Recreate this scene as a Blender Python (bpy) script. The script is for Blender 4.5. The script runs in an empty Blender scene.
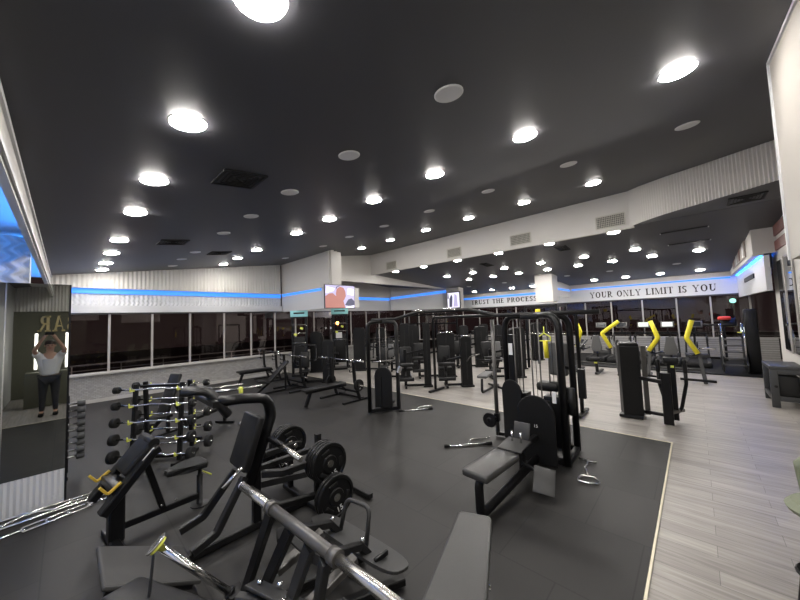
import bpy, bmesh, math, random
from mathutils import Vector, Matrix
PI = math.pi
random.seed(7)
scene = bpy.context.scene
COL = scene.collection
V = Vector

# ------------------------------------------------------------------ materials
def new_mat(name):
    m = bpy.data.materials.new(name); m.use_nodes = True
    return m, m.node_tree, m.node_tree.nodes['Principled BSDF']

def surf(name, col, rough=.5, metal=0., noise=0., nscale=40., bump=0., bscale=200., spec=None):
    m, nt, p = new_mat(name)
    p.inputs['Base Color'].default_value = (*col, 1)
    p.inputs['Roughness'].default_value = rough
    p.inputs['Metallic'].default_value = metal
    if spec is not None: p.inputs['Specular IOR Level'].default_value = spec
    tc = nt.nodes.new('ShaderNodeTexCoord')
    n = nt.nodes.new('ShaderNodeTexNoise'); n.inputs['Scale'].default_value = nscale
    n.inputs['Detail'].default_value = 4
    nt.links.new(tc.outputs['Object'], n.inputs['Vector'])
    if noise:
        mx = nt.nodes.new('ShaderNodeMix'); mx.data_type = 'RGBA'
        mx.inputs['A'].default_value = (*[c*(1-noise) for c in col], 1)
        mx.inputs['B'].default_value = (*[min(1, c*(1+noise)) for c in col], 1)
        nt.links.new(n.outputs['Fac'], mx.inputs['Factor'])
        nt.links.new(mx.outputs['Result'], p.inputs['Base Color'])
    if bump:
        n2 = nt.nodes.new('ShaderNodeTexNoise'); n2.inputs['Scale'].default_value = bscale
        nt.links.new(tc.outputs['Object'], n2.inputs['Vector'])
        b = nt.nodes.new('ShaderNodeBump'); b.inputs['Strength'].default_value = bump
        b.inputs['Distance'].default_value = .003
        nt.links.new(n2.outputs['Fac'], b.inputs['Height'])
        nt.links.new(b.outputs['Normal'], p.inputs['Normal'])
    return m

def glow(name, col, s):
    m, nt, p = new_mat(name)
    p.inputs['Base Color'].default_value = (*col, 1)
    p.inputs['Emission Color'].default_value = (*col, 1)
    p.inputs['Emission Strength'].default_value = s
    return m

M = {}
M['black'] = surf('black powder coat', (.007, .007, .008), .34, spec=.28, noise=.15)
M['black2'] = surf('satin black frame paint', (.014, .014, .0145), .40, spec=.28, noise=.1)
M['grey'] = surf('dark grey frame paint', (.04, .04, .04), .42, .1, noise=.12)
M['shroud'] = surf('matt black shroud', (.006, .006, .0065), .5, noise=.15, spec=.3)
M['pad'] = surf('black vinyl', (.011, .011, .0115), .42, spec=.28, noise=.1, bump=.15, bscale=350)
M['pad_grey'] = surf('grey vinyl', (.10, .10, .10), .5, noise=.08, bump=.15, bscale=350)
M['pad_sheen'] = surf('black vinyl paled for sheen', (.045, .0445, .044), .30, noise=.08, bump=.12, bscale=350)  # sheen of the ceiling lamps put into a paler base colour
M['chrome'] = surf('chrome', (.74, .74, .73), .17, 1., noise=.05)
M['steel'] = surf('brushed steel sleeve', (.6, .58, .54), .27, 1., noise=.12, nscale=90)
M['bar_grey'] = surf('dark steel tube', (.13, .125, .12), .4, .6, noise=.1)
M['rubber'] = surf('black rubber', (.01, .01, .01), .6, spec=.28, noise=.2)
M['rubber_grey'] = surf('grey rubber head', (.06, .062, .065), .6, noise=.2)
M['yellow'] = surf('yellow paint', (.80, .70, .03), .4, noise=.05)
M['lime'] = surf('lime yellow plastic', (.75, .78, .12), .45, noise=.05)
M['amber'] = surf('amber yellow paint', (.62, .42, .05), .45, noise=.08)
M['plate'] = surf('black cast plate', (.009, .009, .0095), .38, spec=.28, noise=.15)
M['white'] = surf('white plastic', (.75, .75, .74), .45)
M['paper'] = surf('white decal', (.7, .7, .7), .5)
M['red'] = surf('red plastic', (.6, .05, .04), .5)
M['cyan'] = surf('cyan sign board', (.36, .78, .80), .5)
M['blue_pl'] = surf('blue plastic', (.12, .35, .8), .5)
M['wall'] = surf('warm white wall paint', (.60, .58, .55), .6, noise=.03, nscale=3, bump=.1)
M['wall_panel'] = surf('white wall panel', (.62, .625, .64), .5, noise=.02, nscale=3)
M['stone'] = surf('pale sill', (.48, .465, .44), .5, noise=.05, nscale=9)
M['ceil'] = surf('charcoal ceiling paint', (.062, .062, .070), .5, noise=.06, nscale=1.2, bump=.1, bscale=60)
M['vent'] = surf('grille dark', (.006, .006, .006), .6)
M['vent_w'] = surf('beige metal grille', (.5, .48, .42), .5)
M['vent_in'] = surf('grille depth', (.13, .125, .11), .6)
M['frame_w'] = surf('window frame paint', (.42, .40, .38), .45)
M['frame_d'] = surf('dark window head', (.03, .03, .032), .5)
M['night'] = surf('night ground', (.02, .012, .01), .8)
M['olive'] = surf('olive green chair shell', (.20, .22, .15), .55, noise=.06)
M['box'] = surf('dark grey box', (.04, .042, .045), .45, noise=.08)
M['skin'] = surf('skin', (.55, .33, .24), .55)
M['shirt'] = surf('white cotton', (.8, .8, .79), .8)
M['trouser'] = surf('dark trousers', (.03, .03, .035), .8)
M['hair'] = surf('dark hair', (.03, .02, .015), .6)
M['letter'] = surf('dark brown lettering', (.018, .012, .010), .6, spec=.2)
M['gold'] = surf('brass lettering', (.75, .6, .3), .3, .8)
M['poster_red'] = surf('dark red print', (.16, .05, .045), .55, noise=.5, nscale=6)
M['poster_pic'] = surf('grey brown print', (.35, .3, .28), .55, noise=.6, nscale=7)
M['olive_wall'] = surf('olive grey bar wall', (.10, .10, .07), .6)
M['lamp'] = glow('downlight diffuser', (1., .955, .90), 80)
M['led'] = glow('blue LED strip', (.05, .26, .95), .5)
M['led_strong2'] = glow('strong blue LED strip right', (.01, .16, 1.), 16)
M['led_strong'] = glow('strong blue LED strip', (.03, .28, 1.), 14)
M['led_back'] = glow('blue LED diffuser', (.06, .26, 1.), 1.6)
M['tube_w'] = glow('white light tube', (1., .97, .85), 5)
M['screen'] = glow('console screen', (.6, .65, .6), .6)
M['screen_d'] = surf('dark screen', (.02, .025, .03), .15)
M['street'] = glow('sodium lamp', (1., .45, .08), 14)
M['street2'] = glow('green sign lights', (.3, .9, .7), 2.0)

def add_nodes(nt, *t): return [nt.nodes.new('ShaderNode'+x) for x in t]

# rubber tiles: 0.97 m long tiles laid in staggered strips
m, nt, p = new_mat('rubber gym tiles'); M['mat'] = m
tc, mp, br, nz, mx, cmb, sep, bp, nz2, mx2 = add_nodes(nt, 'TexCoord', 'Mapping', 'TexBrick', 'TexNoise', 'Mix', 'CombineXYZ', 'SeparateXYZ', 'Bump', 'TexNoise', 'Mix')
nt.links.new(tc.outputs['Object'], sep.inputs[0])
nt.links.new(sep.outputs['Y'], cmb.inputs['X']); nt.links.new(sep.outputs['X'], cmb.inputs['Y'])
nt.links.new(cmb.outputs[0], mp.inputs[0])
mp.inputs['Location'].default_value = (-.98+.97*.5, -2.78+.965, 0)
nt.links.new(mp.outputs[0], br.inputs['Vector'])
br.inputs['Scale'].default_value = 1; br.inputs['Brick Width'].default_value = .975; br.inputs['Row Height'].default_value = .965
br.inputs['Mortar Size'].default_value = .006; br.inputs['Mortar Smooth'].default_value = .2; br.offset = .5
br.inputs['Color1'].default_value = (.020, .0188, .018, 1); br.inputs['Color2'].default_value = (.030, .028, .0265, 1)
br.inputs['Mortar'].default_value = (.005, .005, .005, 1)
nz.inputs['Scale'].default_value = 180; nz2.inputs['Scale'].default_value = 2.2; nz2.inputs['Detail'].default_value = 5
nt.links.new(tc.outputs['Object'], nz.inputs['Vector']); nt.links.new(tc.outputs['Object'], nz2.inputs['Vector'])
mx.data_type = mx2.data_type = 'RGBA'; mx.blend_type = mx2.blend_type = 'MULTIPLY'
mx.inputs['Factor'].default_value = .25; mx2.inputs['Factor'].default_value = .35
nt.links.new(br.outputs['Color'], mx.inputs['A']); nt.links.new(nz.outputs['Fac'], mx.inputs['B'])
nt.links.new(mx.outputs['Result'], mx2.inputs['A']); nt.links.new(nz2.outputs['Fac'], mx2.inputs['B'])
nt.links.new(mx2.outputs['Result'], p.inputs['Base Color'])
nt.links.new(nz.outputs['Fac'], bp.inputs['Height']); bp.inputs['Strength'].default_value = .2; bp.inputs['Distance'].default_value = .002
nt.links.new(bp.outputs[0], p.inputs['Normal']); p.inputs['Roughness'].default_value = .55

# grey wood planks running along Y
m, nt, p = new_mat('grey oak planks'); M['wood'] = m
tc, mp, br, mp2, nz, mx, cmb, sep, rp, mp3, nz3, mx3 = add_nodes(nt, 'TexCoord', 'Mapping', 'TexBrick', 'Mapping', 'TexNoise', 'Mix', 'CombineXYZ', 'SeparateXYZ', 'ValToRGB', 'Mapping', 'TexNoise', 'Mix')
nt.links.new(tc.outputs['Object'], sep.inputs[0])
nt.links.new(sep.outputs['Y'], cmb.inputs['X']); nt.links.new(sep.outputs['X'], cmb.inputs['Y'])
nt.links.new(cmb.outputs[0], br.inputs['Vector'])
br.inputs['Scale'].default_value = 1; br.inputs['Brick Width'].default_value = 1.25; br.inputs['Row Height'].default_value = .19
br.inputs['Mortar Size'].default_value = .0022; br.offset = .37
br.inputs['Color1'].default_value = (.325, .303, .28, 1); br.inputs['Color2'].default_value = (.42, .395, .365, 1)
br.inputs['Mortar'].default_value = (.17, .16, .15, 1)
mp2.inputs['Scale'].default_value = (26, 1.6, 1); nt.links.new(tc.outputs['Object'], mp2.inputs[0])
nt.links.new(mp2.outputs[0], nz.inputs['Vector']); nz.inputs['Scale'].default_value = 1; nz.inputs['Detail'].default_value = 6
nz.inputs['Distortion'].default_value = .6
rp.color_ramp.elements[0].position = .32; rp.color_ramp.elements[0].color = (.62, .61, .60, 1)
rp.color_ramp.elements[1].position = .68; rp.color_ramp.elements[1].color = (1.12, 1.12, 1.12, 1)
nt.links.new(nz.outputs['Fac'], rp.inputs[0])
mx.data_type = 'RGBA'; mx.blend_type = 'MULTIPLY'; mx.inputs['Factor'].default_value = .75
nt.links.new(br.outputs['Color'], mx.inputs['A']); nt.links.new(rp.outputs[0], mx.inputs['B'])
nt.links.new(mx.outputs['Result'], p.inputs['Base Color']); p.inputs['Roughness'].default_value = .38

# pale textured wallpaper below the windows
m, nt, p = new_mat('mosaic wallpaper'); M['mosaic'] = m
tc, sep, cmb, br, nz, mx = add_nodes(nt, 'TexCoord', 'SeparateXYZ', 'CombineXYZ', 'TexBrick', 'TexNoise', 'Mix')
nt.links.new(tc.outputs['Object'], sep.inputs[0]); nt.links.new(sep.outputs['X'], cmb.inputs['X']); nt.links.new(sep.outputs['Z'], cmb.inputs['Y'])
nt.links.new(cmb.outputs[0], br.inputs['Vector'])
br.inputs['Scale'].default_value = 1; br.inputs['Brick Width'].default_value = .10; br.inputs['Row Height'].default_value = .045; br.inputs['Mortar Size'].default_value = .005
br.inputs['Color1'].default_value = (.36, .35, .335, 1); br.inputs['Color2'].default_value = (.47, .46, .44, 1); br.inputs['Mortar'].default_value = (.30, .29, .28, 1)
nz.inputs['Scale'].default_value = 14; nt.links.new(tc.outputs['Object'], nz.inputs['Vector'])
mx.data_type = 'RGBA'; mx.blend_type = 'MULTIPLY'; mx.inputs['Factor'].default_value = .25
nt.links.new(br.outputs['Color'], mx.inputs['A']); nt.links.new(nz.outputs['Fac'], mx.inputs['B'])
nt.links.new(mx.outputs['Result'], p.inputs['Base Color']); p.inputs['Roughness'].default_value = .6

# window glass: clear with a real Fresnel reflection
m = bpy.data.materials.new('window glass'); m.use_nodes = True; nt = m.node_tree; nt.nodes.clear(); M['glass'] = m
fr, tr, gl, mxs, out = add_nodes(nt, 'Fresnel', 'BsdfTransparent', 'BsdfGlossy', 'MixShader', 'OutputMaterial')
fr.inputs['IOR'].default_value = 1.75; tr.inputs['Color'].default_value = (.55, .5, .5, 1)
gl.inputs['Roughness'].default_value = .01; gl.inputs['Color'].default_value = (.9, .86, .86, 1)
nt.links.new(fr.outputs[0], mxs.inputs[0]); nt.links.new(tr.outputs[0], mxs.inputs[1]); nt.links.new(gl.outputs[0], mxs.inputs[2])
nt.links.new(mxs.outputs[0], out.inputs[0])
M['mirror'] = surf('tinted mirror', (.33, .34, .33), .015, 1.)
m, nt, p = new_mat('rib tread plate'); M['tread'] = m
tc, wv, bp = add_nodes(nt, 'TexCoord', 'TexWave', 'Bump')
wv.bands_direction = 'Y'; wv.inputs['Scale'].default_value = 22
nt.links.new(tc.outputs['Object'], wv.inputs['Vector']); nt.links.new(wv.outputs['Fac'], bp.inputs['Height'])
bp.inputs['Distance'].default_value = .004; bp.inputs['Strength'].default_value = .8
nt.links.new(bp.outputs[0], p.inputs['Normal']); p.inputs['Base Color'].default_value = (.05, .049, .047, 1); p.inputs['Roughness'].default_value = .5

# ------------------------------------------------------------------ mesh kit
def frame_for(d):
    d = d.normalized()
    up = V((0, 0, 1)) if abs(d.z) < .95 else V((1, 0, 0))
    s = d.cross(up).normalized(); u = s.cross(d).normalized()
    return s, u

def fillet(pts, R, n=5):
    pts = [V(p) for p in pts]; out = [pts[0]]
    for i in range(1, len(pts)-1):
        a, b, c = pts[i-1], pts[i], pts[i+1]
        u = (a-b); v = (c-b); lu, lv = u.length, v.length; u.normalize(); v.normalize()
        ang = u.angle(v)
        if ang > PI-.02: out.append(b); continue
        t = min(R/math.tan(ang/2), lu*.49, lv*.49)
        p0, p1 = b+u*t, b+v*t
        for k in range(n+1):
            s = k/n; out.append((1-s)**2*p0+2*s*(1-s)*b+s*s*p1)
    out.append(pts[-1]); return out

class MB:
    def __init__(s): s.bm = bmesh.new()
    def _quad(s, vs, sm=False):
        try: f = s.bm.faces.new(vs); f.smooth = sm; return f
        except ValueError: return None
    def sweep(s, pts, prof, smooth=True, caps=True, up=None, scale=None):
        pts = [V(p) for p in pts]; rings = []; n = len(pts)
        t0 = (pts[1]-pts[0]).normalized()
        if up is None: sd, u = frame_for(t0)
        else:
            sd = t0.cross(V(up)).normalized(); u = sd.cross(t0).normalized()
        prev = t0
        for i, p in enumerate(pts):
            if i == 0: t = t0
            elif i == n-1: t = (pts[i]-pts[i-1]).normalized()
            else: t = ((pts[i]-pts[i-1]).normalized()+(pts[i+1]-pts[i]).normalized()).normalized()
            q = prev.rotation_difference(t); sd = q @ sd; u = q @ u; prev = t
            k = scale[i] if scale else 1
            rings.append([s.bm.verts.new(p+sd*a*k+u*b*k) for a, b in prof])
        m_ = len(prof)
        for i in range(n-1):
            for j in range(m_):
                s._quad((rings[i][j], rings[i][(j+1) % m_], rings[i+1][(j+1) % m_], rings[i+1][j]), smooth)
        if caps:
            s._quad(rings[0][::-1]); s._quad(rings[-1])
        return s
    def tube(s, pts, r, R=.06, seg=10, n=5):
        pts = fillet(pts, R, n) if len(pts) > 2 else pts
        return s.sweep(pts, [(r*math.cos(2*PI*k/seg), r*math.sin(2*PI*k/seg)) for k in range(seg)])
    def oval(s, pts, a, b, R=.12, seg=14, up=None, n=6):
        pts = fillet(pts, R, n) if len(pts) > 2 else pts
        return s.sweep(pts, [(a*math.cos(2*PI*k/seg), b*math.sin(2*PI*k/seg)) for k in range(seg)], up=up)
    def beam(s, pts, w, h=None, c=None, R=.06, up=None):
        h = h or w; c = c if c is not None else min(w, h)*.12; a, b = w/2, h/2
        prof = [(a-c, -b), (a, -b+c), (a, b-c), (a-c, b), (-a+c, b), (-a, b-c), (-a, -b+c), (-a+c, -b)]
        pts = fillet(pts, R, 4) if len(pts) > 2 else pts
        return s.sweep(pts, prof, smooth=False, up=up)
    def cyl(s, p, q, r, r2=None, seg=20):
        p, q = V(p), V(q); r2 = r if r2 is None else r2
        return s.sweep([p, q], [(math.cos(2*PI*k/seg), math.sin(2*PI*k/seg)) for k in range(seg)], scale=[r, r2])
    def lathe(s, p, ax, prof, seg=28, smooth=True):
        p = V(p); ax = V(ax).normalized(); sd, u = frame_for(ax); rings = []
        for (r, t) in prof:
            rings.append([s.bm.verts.new(p+ax*t+(sd*math.cos(2*PI*k/seg)+u*math.sin(2*PI*k/seg))*r) for k in range(seg)])
        for i in range(len(prof)-1):
            for k in range(seg):
                s._quad((rings[i][k], rings[i][(k+1) % seg], rings[i+1][(k+1) % seg], rings[i+1][k]), False if not smooth else abs(prof[i][0]-prof[i+1][0]) < .004)
        s._quad(rings[0][::-1]); s._quad(rings[-1]); return s
    def box(s, c, d, r=0, rot=None, seg=2, smooth=False):
        b2 = bmesh.new(); bmesh.ops.create_cube(b2, size=1)
        for v in b2.verts: v.co = V((v.co.x*d[0], v.co.y*d[1], v.co.z*d[2]))
        if r: bmesh.ops.bevel(b2, geom=b2.edges[:], offset=min(r, min(d)*.49), segments=seg, affect='EDGES', profile=.5)
        mt = Matrix.Translation(V(c))
        if rot is not None: mt = mt @ (rot if isinstance(rot, Matrix) else rot_xyz(*rot))
        s._merge(b2, mt, smooth or bool(r)); return s
    def _merge(s, b2, mt, smooth):
        mp = {}
        for v in b2.verts: mp[v] = s.bm.verts.new(mt @ v.co)
        for f in b2.faces:
            g = s._quad([mp[v] for v in f.verts], smooth)
        b2.free()
    def prism(s, poly, axis, t0, t1, r=0):
        """poly in the plane normal to axis ('x','y','z'), extruded t0..t1"""
        def P(a, b, t): return V((t, a, b)) if axis == 'x' else V((a, t, b)) if axis == 'y' else V((a, b, t))
        b2 = bmesh.new()
        A = [b2.verts.new(P(a, b, t0)) for a, b in poly]; B = [b2.verts.new(P(a, b, t1)) for a, b in poly]
        n = len(poly)
        b2.faces.new(A[::-1]); b2.faces.new(B)
        for i in range(n): b2.faces.new((A[i], A[(i+1) % n], B[(i+1) % n], B[i]))
        if r:
            es = [e for e in b2.edges if (e.verts[0] in A) == (e.verts[1] in A)]
            bmesh.ops.bevel(b2, geom=es, offset=r, segments=2, affect='EDGES', profile=.5)
        s._merge(b2, Matrix.Identity(4), False); return s
    def sphere(s, c, r, sc=(1, 1, 1), seg=14):
        b2 = bmesh.new(); bmesh.ops.create_uvsphere(b2, u_segments=seg, v_segments=seg//2+2, radius=r)
        for v in b2.verts: v.co = V((v.co.x*sc[0], v.co.y*sc[1], v.co.z*sc[2]))
        s._merge(b2, Matrix.Translation(V(c)), True); return s
    def quad(s, a, b, c, d):
        s._quad([s.bm.verts.new(V(x)) for x in (a, b, c, d)]); return s
    def done(s, name, mat, parent=None):
        bmesh.ops.recalc_face_normals(s.bm, faces=s.bm.faces[:])
        me = bpy.data.meshes.new(name); s.bm.to_mesh(me); s.bm.free()
        me.materials.append(M[mat] if isinstance(mat, str) else mat)
        o = bpy.data.objects.new(name, me); COL.objects.link(o)
        if parent is not None: o.parent = parent
        return o

def rot_xyz(x=0, y=0, z=0): return Matrix.Rotation(z, 4, 'Z') @ Matrix.Rotation(y, 4, 'Y') @ Matrix.Rotation(x, 4, 'X')
def tag(o, label=None, cat=None, group=None, kind=None):
    for k, v in (('label', label), ('category', cat), ('group', group), ('kind', kind)):
        if v: o[k] = v
    return o
def root(name, label, cat, loc=(0, 0, 0), rz=0, group=None):
    o = bpy.data.objects.new(name, None); COL.objects.link(o); o.empty_display_size = .2
    o.location = loc; o.rotation_euler = (0, 0, rz); return tag(o, label, cat, group)
def struct(mb, name, mat, parent=None):
    o = mb.done(name, mat, parent)
    if parent is None: o['kind'] = 'structure'
    return o
def dup(src, loc, rz=None, label=None, group=None):
    kids = {}
    for o in ALLKIDS(src): kids.setdefault(o.parent, []).append(o)
    def cp(o, par):
        c = o.copy(); COL.objects.link(c)
        if par is not None: c.parent = par
        for k in kids.get(o, []): cp(k, c)
        return c
    c = cp(src, None); c.location = loc
    if rz is not None: c.rotation_euler = (0, 0, rz)
    if label: c['label'] = label
    if group: c['group'] = group
    return c
def ALLKIDS(o):
    out = []
    for c in o.children: out.append(c); out += ALLKIDS(c)
    return out

def text_mesh(name, txt, size, mat, parent, loc, rot, ext=.002, align='CENTER'):
    cu = bpy.data.curves.new(name, 'FONT'); cu.body = txt; cu.size = size; cu.extrude = ext
    cu.align_x = align; cu.align_y = 'CENTER'
    tmp = bpy.data.objects.new(name, cu)
    me = bpy.data.meshes.new_from_object(tmp); bpy.data.objects.remove(tmp); bpy.data.curves.remove(cu)
    me.name = name; me.materials.clear(); me.materials.append(M[mat])
    me.transform(Matrix.Translation(V(loc)) @ rot)
    o = bpy.data.objects.new(name, me); COL.objects.link(o)
    if parent is not None: o.parent = parent
    return o

# ------------------------------------------------------------------ serif lettering
def glyph(ch):
    """list of polygons, unit height; returns (polys, width)"""
    P = []; th = .10
    def rect(x0, y0, x1, y1): P.append([(x0, y0), (x1, y0), (x1, y1), (x0, y1)])
    def stem(x, w=.2, sl=.08, y0=0, y1=1): rect(x, y0, x+w, y1); 
    def serif(x, y, w=.2, sl=.09): rect(x-sl, y, x+w+sl, y+th)
    def seg(a, b, w): # slanted stroke with horizontal ends
        P.append([(a[0], a[1]), (a[0]+w, a[1]), (b[0]+w, b[1]), (b[0], b[1])])
    def arc(cx, cy, rx, ry, a0, a1, thin, thick, n=14):
        for k in range(n):
            A = math.radians(a0+(a1-a0)*k/n); B = math.radians(a0+(a1-a0)*(k+1)/n)
            def q(t):
                w = thin+(thick-thin)*abs(math.cos(t))+.05; d = w
                return ((cx+rx*math.cos(t), cy+ry*math.sin(t)), (cx+(rx-d)*math.cos(t), cy+(ry-min(d, th+.02))*math.sin(t)))
            (o1, i1), (o2, i2) = q(A), q(B); P.append([o1, o2, i2, i1])
    w = .8
    if ch == 'T': rect(0, .94, .8, 1); rect(0, .76, .05, 1); rect(.75, .76, .8, 1); stem(.325); serif(.325, 0)
    elif ch == 'I': stem(.1); serif(.1, 0); serif(.1, 1-th); w = .36
    elif ch == 'L': stem(.1); serif(.1, 0); serif(.1, 1-th); rect(.1, 0, .72, th); rect(.67, 0, .72, .25); w = .74
    elif ch == 'E': stem(.1); serif(.1, 0); serif(.1, 1-th); rect(.1, 0, .7, th); rect(.1, 1-th, .66, 1); rect(.1, .48, .52, .48+th); rect(.65, 0, .7, .24); rect(.61, .78, .66, 1); rect(.48, .4, .52, .62); w = .74
    elif ch == 'H': stem(.1); stem(.65); [serif(x, y) for x in (.1, .65) for y in (0, 1-th)]; rect(.1, .48, .7, .48+th); w = .92
    elif ch == 'N': stem(.1, .05); stem(.75, .05); seg((.1, 1), (.65, 0), .16); serif(.1, 0, .05); serif(.75, 1-th, .05); serif(.1, 1-th, .05); w = .92
    elif ch == 'M': stem(.1, .05); stem(.9, .15); seg((.1, 1), (.47, 0), .15); seg((.87, 1), (.5, 0), .06); serif(.1, 0, .05); serif(.9, 0); rect(0, 1-th, .25, 1); rect(.87, 1-th, 1.1, 1); w = 1.14
    elif ch == 'Y': seg((.02, 1), (.36, .46), .16); seg((.72, 1), (.42, .46), .06); stem(.36, .15, y1=.5); serif(.36, 0); rect(0, 1-th, .3, 1); rect(.6, 1-th, .88, 1); w = .88
    elif ch == 'U': stem(.1, y0=.3); stem(.72, .05, y0=.3); arc(.435, .32, .335, .32, 180, 360, .05, .12); serif(.1, 1-th); serif(.72, 1-th, .05); w = .9
    elif ch == 'O': arc(.45, .5, .43, .5, 0, 360, .05, .16, 28); w = .92
    elif ch == 'C': arc(.47, .5, .43, .5, 45, 315, .05, .16, 24); rect(.76, .68, .81, 1); w = .86
    elif ch == 'S': arc(.32, .74, .27, .26, 30, 270, .06, .12); arc(.32, .26, .28, .27, -150, 90, .06, .13); rect(.55, .76, .6, 1); rect(.03, 0, .08, .26); w = .66
    elif ch in 'PR':
        stem(.1); serif(.1, 0); serif(.1, 1-th); rect(.1, 1-th, .45, 1); rect(.1, .45, .45, .45+th); arc(.42, .725, .28, .275, -90, 90, .055, .15)
        if ch == 'R': seg((.36, .47), (.66, 0), .15); rect(.62, 0, .88, th); w = .88
        else: w = .74
    elif ch == 'B': stem(.1); serif(.1, 0); serif(.1, 1-th); rect(.1, 1-th, .45, 1); rect(.1, .5, .45, .5+th); rect(.1, 0, .45, th); arc(.42, .765, .25, .235, -90, 90, .055, .14); arc(.42, .275, .3, .275, -90, 90, .055, .15); w = .78
    elif ch == 'A': seg((.08, 0), (.4, 1), .06); seg((.6, 0), (.36, 1), .16); rect(.2, .3, .62, .3+th); rect(0, 0, .24, th); rect(.52, 0, .86, th); w = .88
    elif ch == ' ': w = .45
    return P, w
def sign_text(txt, h, origin, right, up, mat, parent, depth=.015, gap=.1, length=None):
    """each letter one mesh named letter, laid on a wall"""
    right, up = V(right).normalized(), V(up).normalized(); nrm = right.cross(up)
    tot = sum(glyph(c)[1]+gap for c in txt)*h
    kx = (length/tot) if length else 1
    x = 0
    for c in txt:
        P, w = glyph(c)
        if P:
            mb = MB()
            for pl in P:
                f = [V(origin)+right*((x+a*h)*kx)+up*(b*h) for a, b in pl]
                A = [mb.bm.verts.new(q) for q in f]; B = [mb.bm.verts.new(q+nrm*depth) for q in f]
                mb._quad(A); mb._quad(B[::-1])
                for i in range(4): mb._quad((A[i], A[(i+1) % 4], B[(i+1) % 4], B[i]))
            mb.done('letter', mat, parent)
        x += (w+gap)*h

# ------------------------------------------------------------------ room shell
CEIL = lambda x: 3.86+.144*x             # main ceiling rises away from the left wall
LOW = lambda x: 4.37-.0677*(x-9.9)       # low ceiling falls towards the far wall
mb = MB()
mb.quad((-1.2, -6, -.012), (20, -6, -.012), (20, 14, -.012), (-1.2, 14, -.012))
struct(mb, 'floor', 'wood')
o = MB().box((2.825, 6.94, -.005), (8.05, 13.0, .012)).done('gym_mat', 'mat')
tag(o, 'black rubber tile gym flooring laid over the grey planks', 'gym mat')
mb = MB(); mb.beam([(-1.2, .425, -.002), (6.88, .425, -.002)], .02, .016); mb.beam([(6.865, .41, -.002), (6.865, 13.44, -.002)], .02, .016)
struct(mb, 'trim_1', surf('cream edge trim', (.78, .72, .55), .5))
def slab(mb, pts, t):  # thick panel below/above points list (z varies)
    A = [mb.bm.verts.new(V(p)) for p in pts]; B = [mb.bm.verts.new(V((p[0], p[1], p[2]+t))) for p in pts]; n = len(pts)
    mb._quad(A[::-1]); mb._quad(B)
    for i in range(n): mb._quad((A[i], A[(i+1) % n], B[(i+1) % n], B[i]))
mb = MB()
slab(mb, [(-1.3, -6.1, CEIL(-1.3)), (10.3, -6.1, CEIL(10.3)), (10.3, 13.7, CEIL(10.3)), (-1.3, 13.7, CEIL(-1.3))], .12)
struct(mb, 'ceiling', 'ceil')
mb = MB()
slab(mb, [(9.95, -3, LOW(9.95)), (20, -3, LOW(20)), (20, 13.6, LOW(20)), (9.95, 13.6, LOW(9.95))], .1)
slab(mb, [(7.6, -3, 4.37), (9.95, -3, 4.37), (9.96, 1.05, 4.37), (9.64, .77, 4.37), (9.29, .32, 4.37), (8.99, -.23, 4.37), (8.45, -1.18, 4.37)], .1)
struct(mb, 'ceiling_low', 'ceil')

def ribbed(mb, p0, p1, zb, zt, pitch=.05, dep=.014, side=1):
    """vertical corrugated panel from p0 to p1 in plan; zb, zt functions of x"""
    p0, p1 = V((*p0, 0)), V((*p1, 0)); d = p1-p0; L = d.length; d.normalize(); nrm = V((d.y, -d.x, 0))*side
    n = max(2, int(L/pitch)*4); prev = None
    for i in range(n+1):
        q = p0+d*(L*i/n)+nrm*(dep*math.sin(2*PI*i/4.))
        a = mb.bm.verts.new((q.x, q.y, zb(q.x))); b = mb.bm.verts.new((q.x, q.y, zt(q.x)))
        if prev: mb._quad((prev[0], a, b, prev[1]), False)
        prev = (a, b)
def wave_panel(mb, p0, p1, z0, z1, nx, nz, dep=.02, cx=.2, cz=.16, side=1):
    p0, p1 = V((*p0, 0)), V((*p1, 0)); d = p1-p0; L = d.length; d.normalize(); nrm = V((d.y, -d.x, 0))*side; g = []
    for i in range(nx+1):
        col = []
        for j in range(nz+1):
            x = L*i/nx; z = z0+(z1-z0)*j/nz
            k = dep*math.sin(2*PI*x/cx+1.2*math.sin(2*PI*z/cz))
            q = p0+d*x+nrm*k; col.append(mb.bm.verts.new((q.x, q.y, z)))
        g.append(col)
    for i in range(nx):
        for j in range(nz): mb._quad((g[i][j], g[i+1][j], g[i+1][j+1], g[i][j+1]), True)

# back wall (Y = 13.44), windows 0.85 .. 2.70, lit band 2.72 .. 3.48
YB = 13.44
mb = MB(); mb.box((6.35, YB+.1, .38), (15.3, .2, .9)); struct(mb, 'wall_back', 'mosaic')
mb = MB(); mb.box((6.35, YB+.05, .855), (15.3, .34, .05)); struct(mb, 'trim_2', 'stone')
mb = MB(); mb.box((2.87, YB-.012, .05), (7.9, .02, .10)); struct(mb, 'baseboard_back', 'stone')
mb = MB(); wave_panel(mb, (-.33, YB+.06), (6.58, YB+.06), 2.95, 3.48, 420, 14, .016, .12, .14, side=1)
mb.box((3.1, YB+.03, 2.84), (7.0, .08, .23)); mb.box((3.1, YB+.14, 3.1), (7.0, .06, .8)); struct(mb, 'trim_3', 'wall_panel')
mb = MB(); ribbed(mb, (-.36, YB-.10), (6.5, YB-.10), lambda x: 3.48, lambda x: CEIL(x)+.01, .11, .012)
mb.box((3.1, YB, 3.49), (7.0, .2, .02)); struct(mb, 'wall_back_upper', 'wall')
mb = MB(); mb.box((3.1, YB+.10, 2.70), (7.0, .14, .05)); struct(mb, 'trim_4', 'frame_d')
mb = MB(); mb.box((3.1, YB+.035, 3.40), (6.9, .06, .15)); o = mb.done('led_strip', 'led'); tag(o, 'blue LED strip along the top of the wall above the left windows', 'led strip', 'blue LED strips')

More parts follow.
